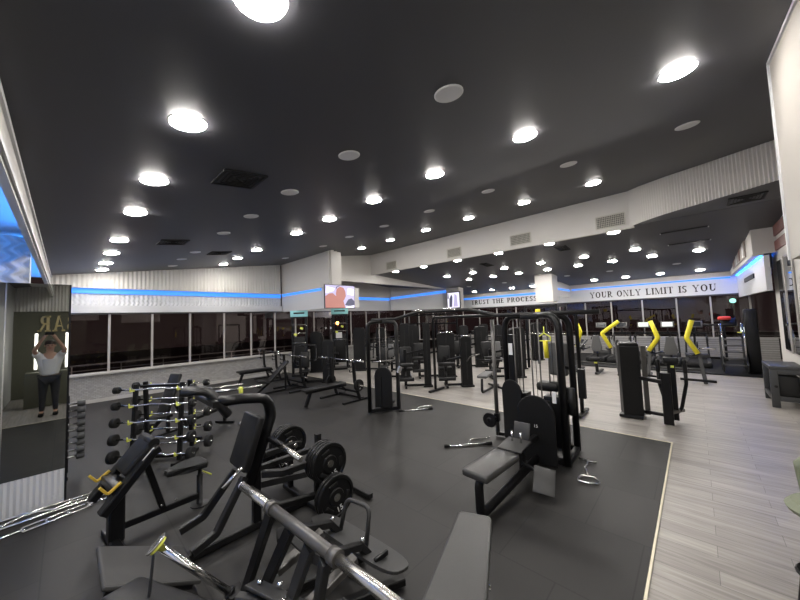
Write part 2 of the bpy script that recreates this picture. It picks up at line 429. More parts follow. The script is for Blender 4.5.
# bulkhead at X = 6.5 with its own lit band
mb = MB()
mb.box((6.66, 11.5, 4.2), (.14, 3.86, 1.44)); struct(mb, 'wall_bulkhead', 'wall')
mb = MB(); mb.box((6.66, 11.5, 3.08), (.06, 3.86, .76)); struct(mb, 'trim_5', 'wall_panel')
mb = MB(); mb.box((6.615, 11.85, 3.43), (.05, 3.1, .09)); tag(mb.done('led_strip', 'led'), 'blue LED strip on the bulkhead left of the large television', 'led strip', 'blue LED strips')
# column with the television and return wall
mb = MB(); mb.box((6.78, 9.74, 3.75), (.56, .28, 2.06)); struct(mb, 'wall_column', 'wall')
mb = MB(); mb.box((7.03, 10.5, 4.6), (.06, 1.3, 1.3)); mb.box((8.5, 11.2, 4.65), (2.95, .12, 1.42)); struct(mb, 'wall_return', 'wall')
mb = MB(); slab(mb, [(7.05, 11.13, 3.94), (16.35, 11.13, 3.94), (16.35, 11.33, 3.94), (7.05, 11.33, 3.94)], .42); struct(mb, 'wall_beam', 'wall')
mb = MB(); mb.box((7.3, 9.74, 3.08), (1.3, .1, .78)); struct(mb, 'wall_column_panel', 'wall')
mb = MB(); mb.box((16.2, 10.6, 3.35), (.5, .9, 1.3)); struct(mb, 'wall_far_column', 'wall')
# second stretch of the back wall and the angled stretch
mb = MB(); mb.box((10.1, YB+.06, 4.1), (6.9, .1, 1.24)); struct(mb, 'wall_back_second', 'wall')
mb = MB(); mb.box((10.1, YB+.08, 3.1), (6.9, .06, .76)); struct(mb, 'trim_6', 'wall_panel')
mb = MB(); mb.box((12.1, YB+.03, 3.40), (2.6, .05, .14)); tag(mb.done('led_strip', 'led'), 'short blue LED strip on the wall right of the large television', 'led strip', 'blue LED strips')
def prism_wall(p0, p1, z0, z1, t, z0b=None, z1b=None):
    mb = MB(); p0, p1 = V((*p0, 0)), V((*p1, 0)); d = (p1-p0).normalized(); n = V((d.y, -d.x, 0))*t
    z0b = z0 if z0b is None else z0b; z1b = z1 if z1b is None else z1b
    pts = [(p0, z0, z1), (p1, z0b, z1b)]
    A = []
    for p, a, b in pts:
        A.append([mb.bm.verts.new((*(q.xy), z)) for q, z in ((p, a), (p+n, a), (p+n, b), (p, b))])
    for j in range(4): mb._quad((A[0][j], A[0][(j+1) % 4], A[1][(j+1) % 4], A[1][j]))
    mb._quad(A[0][::-1]); mb._quad(A[1]); return mb
struct(prism_wall((13.45, 13.4), (16.3, 11.25), 2.72, 3.50, -.08, 2.72, 3.9), 'trim_7', 'wall_panel')
struct(prism_wall((13.45, 13.4), (16.3, 11.25), 3.50, 4.3, -.12, 3.9, 4.1), 'wall_angled', 'wall')
o = prism_wall((13.43, 13.37), (16.25, 11.22), 3.38, 3.50, .01, 3.72, 3.88).done('led_strip', 'led'); tag(o, 'blue LED strip on the angled wall left of the small television', 'led strip', 'blue LED strips')
# far wall X = 19.5
XF = 19.5
mb = MB(); mb.box((XF+.1, 5.6, .42), (.2, 15.9, .86)); struct(mb, 'wall_far', 'mosaic')
mb = MB(); mb.box((XF+.1, 5.6, 3.62), (.24, 15.9, .24)); struct(mb, 'wall_far_upper', 'wall')
mb = MB(); mb.box((XF+.1, 5.6, 3.14), (.1, 15.9, .74)); struct(mb, 'trim_8', 'wall_panel')
mb = MB(); mb.box((XF+.1, 5.6, 2.74), (.16, 15.9, .06)); struct(mb, 'trim_9', 'frame_d')
mb = MB(); mb.box((XF+.035, 9.3, 3.43), (.05, 7.4, .11)); tag(mb.done('led_strip', 'led'), 'blue LED strip above the words TRUST THE PROCESS', 'led strip', 'blue LED strips')
mb = MB(); mb.box((XF+.035, 1.9, 3.46), (.05, 6.2, .06)); tag(mb.done('led_strip', 'led'), 'blue LED strip above the words YOUR ONLY LIMIT IS YOU', 'led strip', 'blue LED strips')
# column near the far wall and partition head
mb = MB(); mb.box((15.55, 5.05, 3.38), (.8, .76, 1.29)); struct(mb, 'wall_pillar', 'wall')
mb = MB(); mb.box((17.7, 5.15, 3.45), (3.6, .12, .75)); struct(mb, 'wall_partition', 'wall')
mb = MB(); mb.box((17.7, 5.08, 3.44), (3.4, .04, .08)); tag(mb.done('led_strip', 'led'), 'blue LED strip on the short wall beside the hanging white pillar box', 'led strip', 'blue LED strips')
# big beam: straight part at X 9.9 then the ribbed part turning towards the right wall
mb = MB(); mb.box((9.99, 6.1, 4.83), (.12, 10.2, 1.0)); struct(mb, 'wall_soffit', 'wall')
mb = MB()
cpts = [(9.92, 1.08), (9.6, .8), (9.25, .35), (8.95, -.2), (8.4, -1.15), (7.5, -2.9)]
for a, b in zip(cpts[:-1], cpts[1:]): ribbed(mb, a, b, lambda x: 4.35, lambda x: CEIL(x)+.03, .055, .012)
struct(mb, 'wall_soffit_ribbed', 'wall')
# left wall: fascia, lit recess, wave-panel block
mb = MB(); slab(mb, [(-.36, -6, 3.42), (-.33, -6, 3.42), (-.33, YB, 3.42), (-.36, YB, 3.42)], .44); slab(mb, [(-.39, -6, 3.40), (-.33, -6, 3.40), (-.33, YB, 3.40), (-.39, YB, 3.40)], .03); struct(mb, 'wall_left_upper', 'wall')
mb = MB(); slab(mb, [(-1.2, -6, 3.74), (-.36, -6, 3.74), (-.36, YB, 3.74), (-1.2, YB, 3.74)], .05); struct(mb, 'ceiling_recess', 'wall_panel')
mb = MB(); mb.box((-.318, 3.7, 3.46), (.02, 19.4, .05)); mb.box((-.32, 3.7, 3.76), (.02, 19.4, .05)); struct(mb, 'trim_10', 'wall_panel')
mb = MB(); mb.box((-1.25, 3.7, 1.9), (.1, 19.5, 3.8)); struct(mb, 'wall_left', 'wall_panel')
mb = MB(); wave_panel(mb, (-1.2, 7.4), (-.40, 7.4), 2.3, 3.66, 80, 80, .035, .2, .2, side=1)
mb.box((-.80, 7.55, 2.98), (.8, .24, 1.36)); struct(mb, 'wall_left_fin', 'wall_panel')
for y in (3.6, 10.4):
    o = MB().box((-.372, y, 3.50), (.02, 6.8 if y < 7 else 5.6, .06)).done('led_strip', 'led_strong')
    tag(o, 'blue LED strip in the left wall recess '+('in front of' if y < 7 else 'beyond')+' the wavy white panel', 'led strip', 'blue LED strips')
# right side: end wall, pillar wall, hanging white panel
YR = -1.2
mb = MB(); mb.box((16.0, YR-.1, 3.95), (7.1, .2, .86)); mb.box((12.42, YR-.27, 3.97), (.12, .54, .84)); struct(mb, 'wall_right_upper', 'wall')
mb = MB(); mb.box((16.0, YR-.24, 3.05), (7.1, .1, .92)); struct(mb, 'trim_12', 'wall_panel')
mb = MB(); mb.box((16.0, YR-.165, 3.51), (6.8, .03, .02)); tag(mb.done('led_strip', 'led_strong2'), 'blue LED strip under the picture on the right end wall', 'led strip', 'blue LED strips')
mb = MB(); mb.box((10.85, YR-.53, 2.15), (4.7, .22, 4.5)); struct(mb, 'wall_right', 'wall')
M['wall_darkened'] = surf('white wall paint darkened', (.42, .395, .36), .6, noise=.03, nscale=3)  # white panel's paint, colour darkened to offset the lamp close to it
mb = MB(); mb.box((3.55, -.95, 3.75), (1.98, .56, 2.28)); struct(mb, 'wall_right_panel', 'wall_darkened')
mb = MB(); mb.box((4.545, -.67, 3.75), (.03, .03, 2.28)); mb.box((3.55, -.67, 4.36), (2.0, .03, .04), rot=(0, -.143, 0)); struct(mb, 'trim_11', 'wall_panel')
# closing walls out of view
mb = MB(); mb.box((9.4, -3.0, 1.9), (21, .1, 4.4)); mb.bm.clear(); mb.box((14, -3.05, 2.2), (12.2, .1, 4.6)); struct(mb, 'wall_right_back', 'wall')
mb = MB(); mb.box((3.4, -6.05, 2.6), (9.4, .1, 5.6)); struct(mb, 'wall_behind', 'olive_wall')
mb = MB(); mb.box((8.0, -4.5, 2.6), (.1, 3.2, 5.6)); struct(mb, 'wall_side_behind', 'wall')

# windows
def window(n, p0, p1, mull, z0=.88, z1=2.68, parent_name=None):
    """window strip between p0, p1 with mullions at the given fractions"""
    w = bpy.data.objects.new('window_%d' % n, None); COL.objects.link(w); w['kind'] = 'structure'
    p0, p1 = V((*p0, 0)), V((*p1, 0)); d = p1-p0
    for a, wd in mull:
        q = p0+d*a; mb = MB(); mb.beam([(q.x, q.y, z0), (q.x, q.y, z1)], wd, .06, up=d); mb.done('mullion', 'frame_w', w)
    mb = MB(); mb.beam([(p0.x, p0.y, z0), (p1.x, p1.y, z0)], .06, .04); mb.done('sill_rail', 'frame_w', w)
    nrm = V((d.y, -d.x, 0)).normalized()*-.01
    fr_ = [0]+[a for a, _ in mull]+[1]
    for a, b in zip(fr_[:-1], fr_[1:]):
        if b-a < .001: continue
        A, B = p0+d*a+nrm, p0+d*b+nrm
        mb = MB(); mb.quad((A.x, A.y, z0), (B.x, B.y, z0), (B.x, B.y, z1), (A.x, A.y, z1)); mb.done('pane', 'glass', w)
    return w
XM = [.94, 2.02, 3.12, 4.27, 5.3, 6.32, 7.3, 8.27, 9.4, 10.52, 11.6, 12.6]
window(1, (-1.1, YB+.12), (13.5, YB+.12), [((x+1.1)/14.6, .09 if abs(x-3.12) < .01 else .05) for x in XM])
window(2, (13.5, YB+.1), (16.3, 11.3), [(.25, .05), (.5, .05), (.75, .05), (.97, .05)])
window(3, (XF+.12, 13.3), (XF+.12, -2.9), [((13.3-y)/16.2, .07) for y in (12.2, 10.9, 9.6, 8.3, 7.0, 5.7, 4.4, 3.2, 1.9, .62, -.52, -1.7)])

# outside: dark ground, railings, a few lights
mb = MB(); mb.quad((-12, 13.7, -1), (60, 13.7, -1), (60, 60, -1), (-12, 60, -1)); mb.quad((19.9, -25, -1), (60, -25, -1), (60, 13.7, -1), (19.9, 13.7, -1)); o = mb.done('ground_outside', 'night'); o['kind'] = 'structure'
def railing(p0, p1, label):
    r = root('balcony_railing', label, 'railing', (*p0, 0)); d = V((*p1, 0))-V((*p0, 0)); L = d.length
    r.rotation_euler = (0, 0, math.atan2(d.y, d.x))
    mb = MB(); mb.tube([(0, 0, 1.10), (L, 0, 1.10)], .025); mb.done('top_rail', 'frame_w', r)
    mb = MB(); mb.tube([(0, 0, .93), (L, 0, .93)], .015); mb.done('lower_rail', 'frame_w', r)
    n = int(L/1.1)
    for i in range(n+1): MB().tube([(L*i/n, 0, -1), (L*i/n, 0, 1.1)], .018).done('post', 'frame_w', r)
railing((-1, 14.1), (15.0, 14.1), 'metal balcony railing outside the left window wall')
railing((20.3, 13), (20.3, -3), 'metal balcony railing outside the far window wall')
for x, y, z, r_, mt, lb in ((18.5, 26, 2.0, .16, 'street', 'orange street lamp glowing outside behind the benches'), (2.7, 20.5, -.1, .14, 'street', 'small orange light low outside the second left window'),
                    (31, -1.9, 2.6, .16, 'street2', 'pale green lights outside at the right end of the far windows')):
    mb = MB(); mb.sphere((0, 0, 0), r_, (2 if z < 0 else 1.6 if mt == 'street2' else 1, 1, .6 if z < 0 else 1)); t = root('street_lamp', lb, 'street lamp', (x, y, -1))
    MB().cyl((0, 0, 0), (0, 0, z+1), .04).done('post', 'black', t); o = mb.done('lamp_head', mt, t); o.location = (0, 0, z+1)

# ------------------------------------------------------------------ ceiling lamps, speakers, grilles
SL = math.atan(.144)
def make_light(label, grp):
    t = root('downlight', label, 'ceiling light', (0, 0, 0), 0, grp)
    MB().lathe((0, 0, 0), (0, 0, -1), [(.145, -.002), (.145, .004), (.135, .006), (.13, .006)], 28).done('trim_ring', 'white', t)
    MB().lathe((0, 0, 0), (0, 0, -1), [(.132, .0), (.132, .014), (.115, .022), (.06, .024)], 24).done('diffuser', 'lamp', t)
    return t
rowsA = [(.69, y) for y in (-2.9, -1.4, .1, 1.6, 3.08, 4.6, 6.08, 8.2, 9.72, 11.28, 12.6)]
rowsC = [(3.88, y) for y in (-2.8, -1.4, -.03, 1.4, 2.8, 4.21, 5.65, 7.07, 9.46, 10.99, 12.37)]
rowsD = [(7.75, y) for y in (1.42, 2.92, 4.49, 6.04, 7.63, 9.19)]
src = None
nm = {'a': 'bright round downlight in the ceiling row nearest the left wall', 'c': 'bright round downlight in the middle row of the high ceiling', 'd': 'bright round downlight in the high ceiling row beside the big beam'}
def ordinal_light(base, rank): 
    return base + ', ' + ['nearest the camera', 'second from the camera', 'third from the camera', 'fourth from the camera', 'fifth from the camera', 'sixth from the camera', 'seventh from the camera', 'eighth from the camera', 'ninth from the camera', 'tenth from the camera', 'eleventh from the camera'][rank]
base = make_light('x', 'downlights')
used = False
def put_light(x, y, z, tilt, label, grp):
    global used
    if not used: o = base; used = True; o['label'] = label; o['group'] = grp
    else: o = dup(base, (x, y, z), None, label, grp)
    o.location = (x, y, z); o.rotation_euler = (0, tilt, 0)
for key, rows in (('a', rowsA), ('c', rowsC), ('d', rowsD)):
    vis = [p for p in rows if p[1] > (1.2 if key == 'a' else -.1 if key == 'c' else 1)]
    for p in rows:
        if p in vis: lb = ordinal_light(nm[key], vis.index(p))
        else: lb = 'ceiling downlight behind the camera, outside the picture'
        put_light(p[0], p[1], CEIL(p[0]), -SL, lb, 'downlights of the high ceiling')
low = {10.2: [9.78, 8.15, 6.48, 4.82, 3.15, 1.48], 12.7: [8.7, 7.28, 5.77, 4.27, 2.78, 1.3], 14.12: [8.34, 7.0, 5.75, 4.5, 3.32, 2.15, .98, -.22], 18.3: [10.44, 9.21, 7.92, 6.7, 3.61, 2.31, 1.04, -.26]}
lown = {10.2: 'row just behind the big beam', 12.7: 'second row behind the big beam', 14.12: 'third row behind the big beam', 18.3: 'row nearest the far window wall'}
for x, ys in low.items():
    for i, y in enumerate(ys):
        put_light(x, y, LOW(x), .0677, 'low-ceiling downlight, %s, %s from the left' % (lown[x], ['first', 'second', 'third', 'fourth', 'fifth', 'sixth', 'seventh', 'eighth'][i]), 'downlights of the low ceiling')
# speakers
spk = root('ceiling_speaker', 's', 'speaker', (0, 0, 0), 0, 'ceiling speakers')
MB().lathe((0, 0, 0), (0, 0, -1), [(.13, -.002), (.13, .008), (.12, .014), (.113, .014)], 24).done('bezel', 'white', spk)
MB().lathe((0, 0, 0), (0, 0, -1), [(.113, .0), (.113, .01), (.05, .012)], 20).done('grille', surf('speaker mesh', (.5, .5, .5), .6), spk)
sp_pts = [(2.3, 1.47, 'high', 'nearest the camera, left half of the ceiling'), (2.3, 2.91, 'high', 'second in the left speaker row'), (2.3, 4.38, 'high', 'third in the left speaker row'), (2.3, 5.84, 'high', 'fourth in the left speaker row'),
          (2.3, 7.31, 'high', 'fifth in the left speaker row'), (2.35, 9.7, 'high', 'sixth in the left speaker row'), (2.3, 10.9, 'high', 'seventh in the left speaker row'), (2.35, 12.3, 'high', 'farthest in the left speaker row'),
          (5.75, -.09, 'high', 'nearest the beam bend at upper right'), (5.72, 1.38, 'high', 'second in the right speaker row'), (5.73, 2.85, 'high', 'third in the right speaker row'), (5.77, 4.37, 'high', 'fourth in the right speaker row'),
          (5.78, 5.9, 'high', 'fifth in the right speaker row'), (5.7, 7.3, 'high', 'sixth in the right speaker row'), (5.76, 8.79, 'high', 'seventh in the right speaker row'), (5.7, 11.27, 'high', 'farthest in the right speaker row'),
          (16.2, .4, 'low', 'between the lights above the right machines'), (16.2, 2.6, 'low', 'above the yellow armed machines'), (16.2, 4.3, 'low', 'beside the hanging white pillar box'), (16.2, 7.4, 'low', 'above the cable machines'), (16.2, 9.6, 'low', 'near the small television')]
for i, (x, y, k, s_) in enumerate(sp_pts):
    o = spk if i == 0 else dup(spk, (0, 0, 0))
    o.location = (x, y, CEIL(x) if k == 'high' else LOW(x)); o.rotation_euler = (0, -SL if k == 'high' else .0677, 0)
    o['label'] = 'round white speaker in the %s ceiling, %s' % (k, s_)
def ceil_vent(x, y, w, d, high, label, rows=5, mat='vent', rz=0.):
    z = CEIL(x) if high else min(LOW(x), 4.366)
    t = root('ceiling_vent', label, 'vent', (x, y, z)); t.rotation_euler = (0, -SL if high else .0677 if x > 9.95 else 0, rz)
    mb = MB(); mb.box((0, d/2, -.008), (w, .03, .018)); mb.box((0, -d/2, -.008), (w, .03, .018)); mb.box((w/2, 0, -.008), (.03, d, .018)); mb.box((-w/2, 0, -.008), (.03, d, .018)); mb.done('frame', mat, t)
    for k in range(rows):
        f = 1-(k+.6)/(rows+.3); mb = MB(); a, b = w*f/2, d*f/2
        for c, dd in (((0, b, -.01), (w*f, .012, .012)), ((0, -b, -.01), (w*f, .012, .012)), ((a, 0, -.01), (.012, d*f, .012)), ((-a, 0, -.01), (.012, d*f, .012))): mb.box(c, dd, rot=(.5 if dd[1] < .1 else 0, .5 if dd[0] < .1 else 0, 0))
        mb.done('louvre', mat, t)
ceil_vent(1.5, 4.17, .5, .5, True, 'square black louvred vent between the left downlights and the speakers')
ceil_vent(1.6, 8.36, .5, .5, True, 'small dark square vent farther back in the left ceiling')
ceil_vent(3.0, 9.9, .5, .5, True, 'faint dark square vent far back beside the middle downlights')
ceil_vent(9.35, -.9, .55, .5, False, 'dark square vent in the low ceiling under the ribbed beam')
ceil_vent(11.6, 6.0, .6, .3, False, 'dark slotted vent in the low ceiling above the cable machines')
ceil_vent(11.0, 3.0, .6, .3, False, 'dark slotted vent in the low ceiling near the middle beam grille')
for k, (x, ya, yb) in enumerate(((11.2, .56, -.39), (12.75, .47, -.46))):
    t = root('slot_diffuser', 'long black slot air diffuser in the low ceiling, %s of the pair' % ('nearer' if k == 0 else 'farther'), 'vent', (x, (ya+yb)/2, LOW(x)), 0, 'slot diffusers')
    MB().box((0, 0, -.008), (.12, ya-yb, .014)).done('slot', 'vent', t)
    for s_ in (-1, 1): MB().box((0, s_*(ya-yb)/2, -.016), (.13, .02, .012)).done('end_cap', 'white', t)
# grilles in the beam face
def beam_grille(y0, y1, z0, z1, label):
    t = root('air_grille', label, 'vent', (9.915, (y0+y1)/2, (z0+z1)/2)); w, h = abs(y1-y0), z1-z0
    mb = MB(); [mb.box(c, d) for c, d in (((0, 0, h/2), (.03, w, .03)), ((0, 0, -h/2), (.03, w, .03)), ((0, w/2, 0), (.03, .03, h)), ((0, -w/2, 0), (.03, .03, h)))]; mb.done('frame', 'vent_w', t)
    MB().box((.003, 0, 0), (.006, w, h)).done('backing', 'vent_in', t)
    mb = MB(); n = 16
    for i in range(1, n): mb.box((-.006, -w/2+w*i/n, 0), (.01, .008, h))
    for i in range(1, 6): mb.box((-.008, 0, -h/2+h*i/6), (.008, w, .008))
    mb.done('louvre', 'vent_w', t)
for y0, y1, lb in ((1.17, 1.82, 'large square metal air grille in the beam face at the bend'), (3.6, 4.25, 'square metal air grille in the middle of the beam face'),
                   (6.14, 6.73, 'small square air grille farther left in the beam face'), (9.45, 10.05, 'smallest square air grille at the far left end of the beam')): beam_grille(y0, y1, 4.44, 4.76, lb)

# lettering on the far wall
t = root('wall_lettering', 'dark serif words TRUST THE PROCESS on the far white wall', 'lettering', (0, 0, 0))
sign_text('TRUST THE PROCESS', .29, (XF+.03, 11.45, 3.0), (0, -1, 0), (0, 0, 1), 'letter', t, -.015, .14, length=4.55)
t = root('wall_lettering', 'dark serif words YOUR ONLY LIMIT IS YOU on the far white wall', 'lettering', (0, 0, 0))
sign_text('YOUR ONLY LIMIT IS YOU', .31, (XF+.03, 4.12, 2.93), (0, -1, 0), (0, 0, 1), 'letter', t, -.015, .14, length=4.9)

# televisions
def tv(name, label, c, w, h, u, mat_list):
    t = root(name, label, 'television', c, u)   # faces local -Y
    MB().box((0, 0, 0), (w+.04, .05, h+.04), .008).done('casing', 'shroud', t)
    return t
t = tv('television', 'large wall television showing a bald man, on the white column', (6.88, 9.47, 3.09), 1.3, .82, 0, None)
M['tv1'] = glow('tv lilac picture', (.36, .33, .50), .6); M['tv2'] = glow('tv skin picture', (.30, .13, .11), .6); M['tv3'] = glow('tv dark picture', (.05, .05, .08), .8); M['tv4'] = glow('tv white picture', (.7, .68, .8), .6)
MB().box((0, -.027, 0), (1.3, .004, .82)).done('screen', 'tv1', t)
def tvpoly(pl, mat, y): MB().prism(pl, 'y', y, y-.002).done('picture', mat, t)
tvpoly([(-.65, -.38), (-.65, .0), (-.5, .1), (-.33, .12), (-.2, .02), (-.1, -.05), (.12, -.12), (.2, -.38), (.2, -.41), (-.62, -.41)], 'tv2', -.030)
tvpoly([(-.17, -.1), (-.2, .1), (-.16, .28), (-.02, .37), (.14, .33), (.22, .2), (.24, .02), (.16, -.12), (.05, -.2), (-.1, -.2)], 'tv2', -.033)
tvpoly([(.2, -.3), (.35, -.1), (.5, -.05), (.64, -.15), (.64, -.3), (.4, -.35)], 'tv3', -.030)
tvpoly([(-.64, .1), (-.3, .2), (-.25, .3), (-.6, .36)], 'tv4', -.030); tvpoly([(.3, .1), (.6, .05), (.62, .3), (.35, .33)], 'tv4', -.030); tvpoly([(.22, -.41), (.6, -.4), (.62, -.32), (.3, -.34)], 'tv4', -.030)
tvpoly([(-.2, .26), (-.12, .35), (-.02, .38), (-.06, .40), (-.18, .36)], 'tv3', -.034)
t = root('television', 'small wall television on the far column left of the words', 'television', (15.9, 10.5, 3.2), -PI/2)
MB().box((0, 0, 0), (.94, .06, 1.0), .008).done('casing', 'shroud', t); MB().box((0, -.033, 0), (.84, .004, .9)).done('screen', 'tv4', t)
for pl, mt in (([(-.3, -.4), (-.1, -.4), (-.05, .2), (-.12, .35), (-.28, .1)], 'tv3'), ([(.0, -.4), (.3, -.4), (.25, .25), (.1, .38)], 'tv1'), ([(-.4, .1), (-.32, .1), (-.34, .42), (-.4, .42)], 'tv3')): MB().prism(pl, 'y', -.036, -.038).done('picture', mt, t)

# right end wall posters, vent, mirrors
t = root('wall_picture', 'framed figure picture on the right end wall above the blue light', 'picture', (15.6, YR+.02, 3.92))
MB().box((0, 0, 0), (4.0, .03, .56)).done('board', 'poster_pic', t)
for k in range(4): MB().box((-1.6+k*1.0, .02, 0), (.34, .006, .5)).done('figure_strip', 'poster_red' if k % 2 else 'wall_panel', t)
t = root('air_grille', 'long dark vent slot in the panel under the blue light at right', 'vent', (15.6, YR-.18, 3.12)); MB().box((0, 0, 0), (2.4, .04, .14)).done('slot', 'vent', t)
t = root('wall_sign', 'dark red lettered sign board high on the right pillar wall', 'sign', (11.6, YR-.39, 4.08)); MB().box((0, -.02, 0), (2.2, .05, .26)).done('board', 'poster_red', t)
t = root('wall_sign', 'second dark red sign board just below the higher one on the right wall', 'sign', (11.6, YR-.39, 3.70)); MB().box((0, -.02, 0), (2.2, .05, .24)).done('board', 'poster_red', t)
for x, lb in ((12.0, 'narrow tall mirror on the right pillar wall, nearer the far windows'), (11.1, 'narrow tall mirror on the right pillar wall, behind the grey box')):
    t = root('wall_mirror', lb, 'mirror', (x, YR-.4, 2.2)); MB().box((0, 0, 0), (.72, .03, 2.3), .01).done('frame', 'frame_w', t); MB().box((0, .017, 0), (.62, .006, 2.2)).done('glass', 'mirror', t)

# ------------------------------------------------------------------ tinted mirror panel and things behind the camera it shows
YM = 6.11
t = root('mirror_panel', 'tall tinted mirror panel standing at the left edge of the room', 'mirror', (-.58, YM+.02, 0))
MB().box((0, 0, 1.62), (1.24, .02, 2.4)).done('mirror_glass', 'mirror', t)
MB().box((.612, 0, 1.41), (.02, .035, 2.82)).done('edge_frame', 'black', t)
for x in (.07,): MB().box((x, -.012, 1.62), (.012, .006, 2.4)).done('joint_strip', 'chrome', t)
mb = MB(); ribbed(mb, (-.62, -.012), (.6, -.012), lambda x: .0, lambda x: .42, .05, .008); mb.box((0, 0, .21), (1.22, .012, .42)); mb.done('ribbed_reflection', 'wall_panel', t)  # ribbed strip added to stand for a striped reflection in the glass
t = root('bar_sign', 'brass serif letters BAR on the olive wall behind the camera', 'sign', (0, 0, 0))
sign_text('BAR', .55, (.28, -4.17, 2.2), (-1, 0, 0), (0, 0, 1), 'gold', t, .03, .08, length=.98)
mb = MB(); mb.box((-.1, -4.3, 1.5), (2.2, .2, 3.0)); struct(mb, 'wall_bar', 'olive_wall')
mb = MB(); ribbed(mb, (-1.2, -4.12), (1.6, -4.12), lambda x: 2.9, lambda x: 3.8, .08, .015); mb.box((.2, -4.22, 3.4), (2.8, .16, 1.0)); struct(mb, 'wall_bar_upper', 'wall')
for x in (-.62, .03):
    t = root('wall_light', 'vertical white light tube on the bar wall behind the camera, %s' % ('by the left wall' if x < 0 else 'under the letters'), 'light', (x, -2.6, 0)); MB().box((0, 0, 1.6), (.06, .05, 1.1), .01).done('tube', 'tube_w', t); MB().box((0, 0, .53), (.03, .03, 1.06)).done('stand', 'black', t)
mb = MB(); mb.box((.0, -2.2, .5), (1.6, .5, 1.0), .01); o = mb.done('bar_counter', 'olive_wall'); tag(o, 'dark olive bar counter behind the camera seen only in the mirror', 'counter')

# ================================================================== equipment
def local(rx, ry, rz=0, a=0):
    """function turning room coordinates into a thing's own frame"""
    c, s = math.cos(-a), math.sin(-a)
    return lambda x, y, z: V(((x-rx)*c-(y-ry)*s, (x-rx)*s+(y-ry)*c, z-rz))

# ---- weight plates (axis along local Y, stand on their own centre)
def make_plate(r=.225, t=.045, num='15'):
    o = root('weight_plate', 'x', 'weight plate')
    MB().lathe((0, t/2, 0), (0, -1, 0), [(.026, 0), (r*.93, 0), (r, .004), (r, t-.004), (r*.95, t), (r*.86, t), (r*.83, t-.012), (r*.42, t-.012), (r*.38, t), (.034, t), (.026, t-.004)], 32).done('disc', 'plate', o)
    for k in range(3):
        a = k*2*PI/3+PI/2; MB().box((math.cos(a)*r*.62, -t/2+.006, math.sin(a)*r*.62), (.11, .012, .045), .006, rot=(0, -a+PI/2, 0)).done('grip_rib', 'rubber', o)
    MB().lathe((0, -t/2-.002, 0), (0, -1, 0), [(.04, -.004), (.04, .003), (.028, .003)], 20).done('hub_ring', 'steel', o)
    if num: text_mesh('number', num, .085, 'paper', o, (.0, -t/2+.0115, -r*.62), rot_xyz(PI/2, 0, 0), .003)
    return o
plate0 = make_plate()
pused = [False]
def put_plate(x, y, z, label, group, sc=1, flip=False):
    if not pused[0]: o = plate0; pused[0] = True; o['label'] = label; o['group'] = group
    else: o = dup(plate0, (x, y, z), None, label, group)
    o.location = (x, y, z); o.rotation_euler = (0, random.uniform(-.45, -.1), PI if flip else 0); o.scale = (sc, 1, sc)
def stack_plates(x, y, z, n, what, dirn=-1, sc=1):
    for k in range(n):
        pos = 'single plate' if n == 1 else 'outermost plate' if k == n-1 else 'innermost plate' if k == 0 else ['', '', 'second from outside', 'third from outside'][n-k]
        put_plate(x, y+dirn*k*.049, z, 'black weight plate %s, %s' % (what, pos), 'weight plates on the standing squat machine', sc)

# ---- B: plate loaded standing squat machine with back pad, axis along X
bx, by = 1.9, 3.6
B = root('squat_machine', 'black plate-loaded squat machine with upright back pad and curved top frame', 'gym machine', (bx, by, 0)); L = local(bx, by)
mb = MB(); P0, P1 = L(1.27, 3.60, .70), L(1.44, 3.60, 1.22); d = P1-P0; an = math.atan2(d.x, d.z)
mb.box((P0+P1)/2, (.085, .40, d.length), .03, rot=(0, an, 0), seg=3); mb.done('back_pad', 'pad', B)
MB().oval([L(1.38, 3.6, .5), L(1.62, 3.6, 1.16), L(1.58, 3.6, 1.36), L(1.3, 3.6, 1.41), L(1.02, 3.6, 1.43)], .055, .08, R=.16, up=(0, 1, 0)).done('curved_frame', 'black', B)
for yy in (3.62,):
    MB().oval([L(.78, yy+.1, 1.56), L(1.0, yy+.05, 1.55), L(1.17, yy-.02, 1.27)], .045, .13, R=.16, up=(0, 1, .001)).done('shoulder_pad', 'pad', B)
MB().beam([L(1.0, 3.4, 1.44), L(1.0, 4.0, 1.44)], .06).done('pad_beam', 'black', B)
for yy, xx in ((4.05, .95), (3.75, 1.05)):
    h = MB().tube([L(xx, yy, 1.50), L(xx+.55, yy+.05, 1.47)], .014).done('handle', 'chrome', B)
MB().box(L(1.35, 3.75, 1.47), (.03, .06, .07), .006).done('latch', 'lime', B)
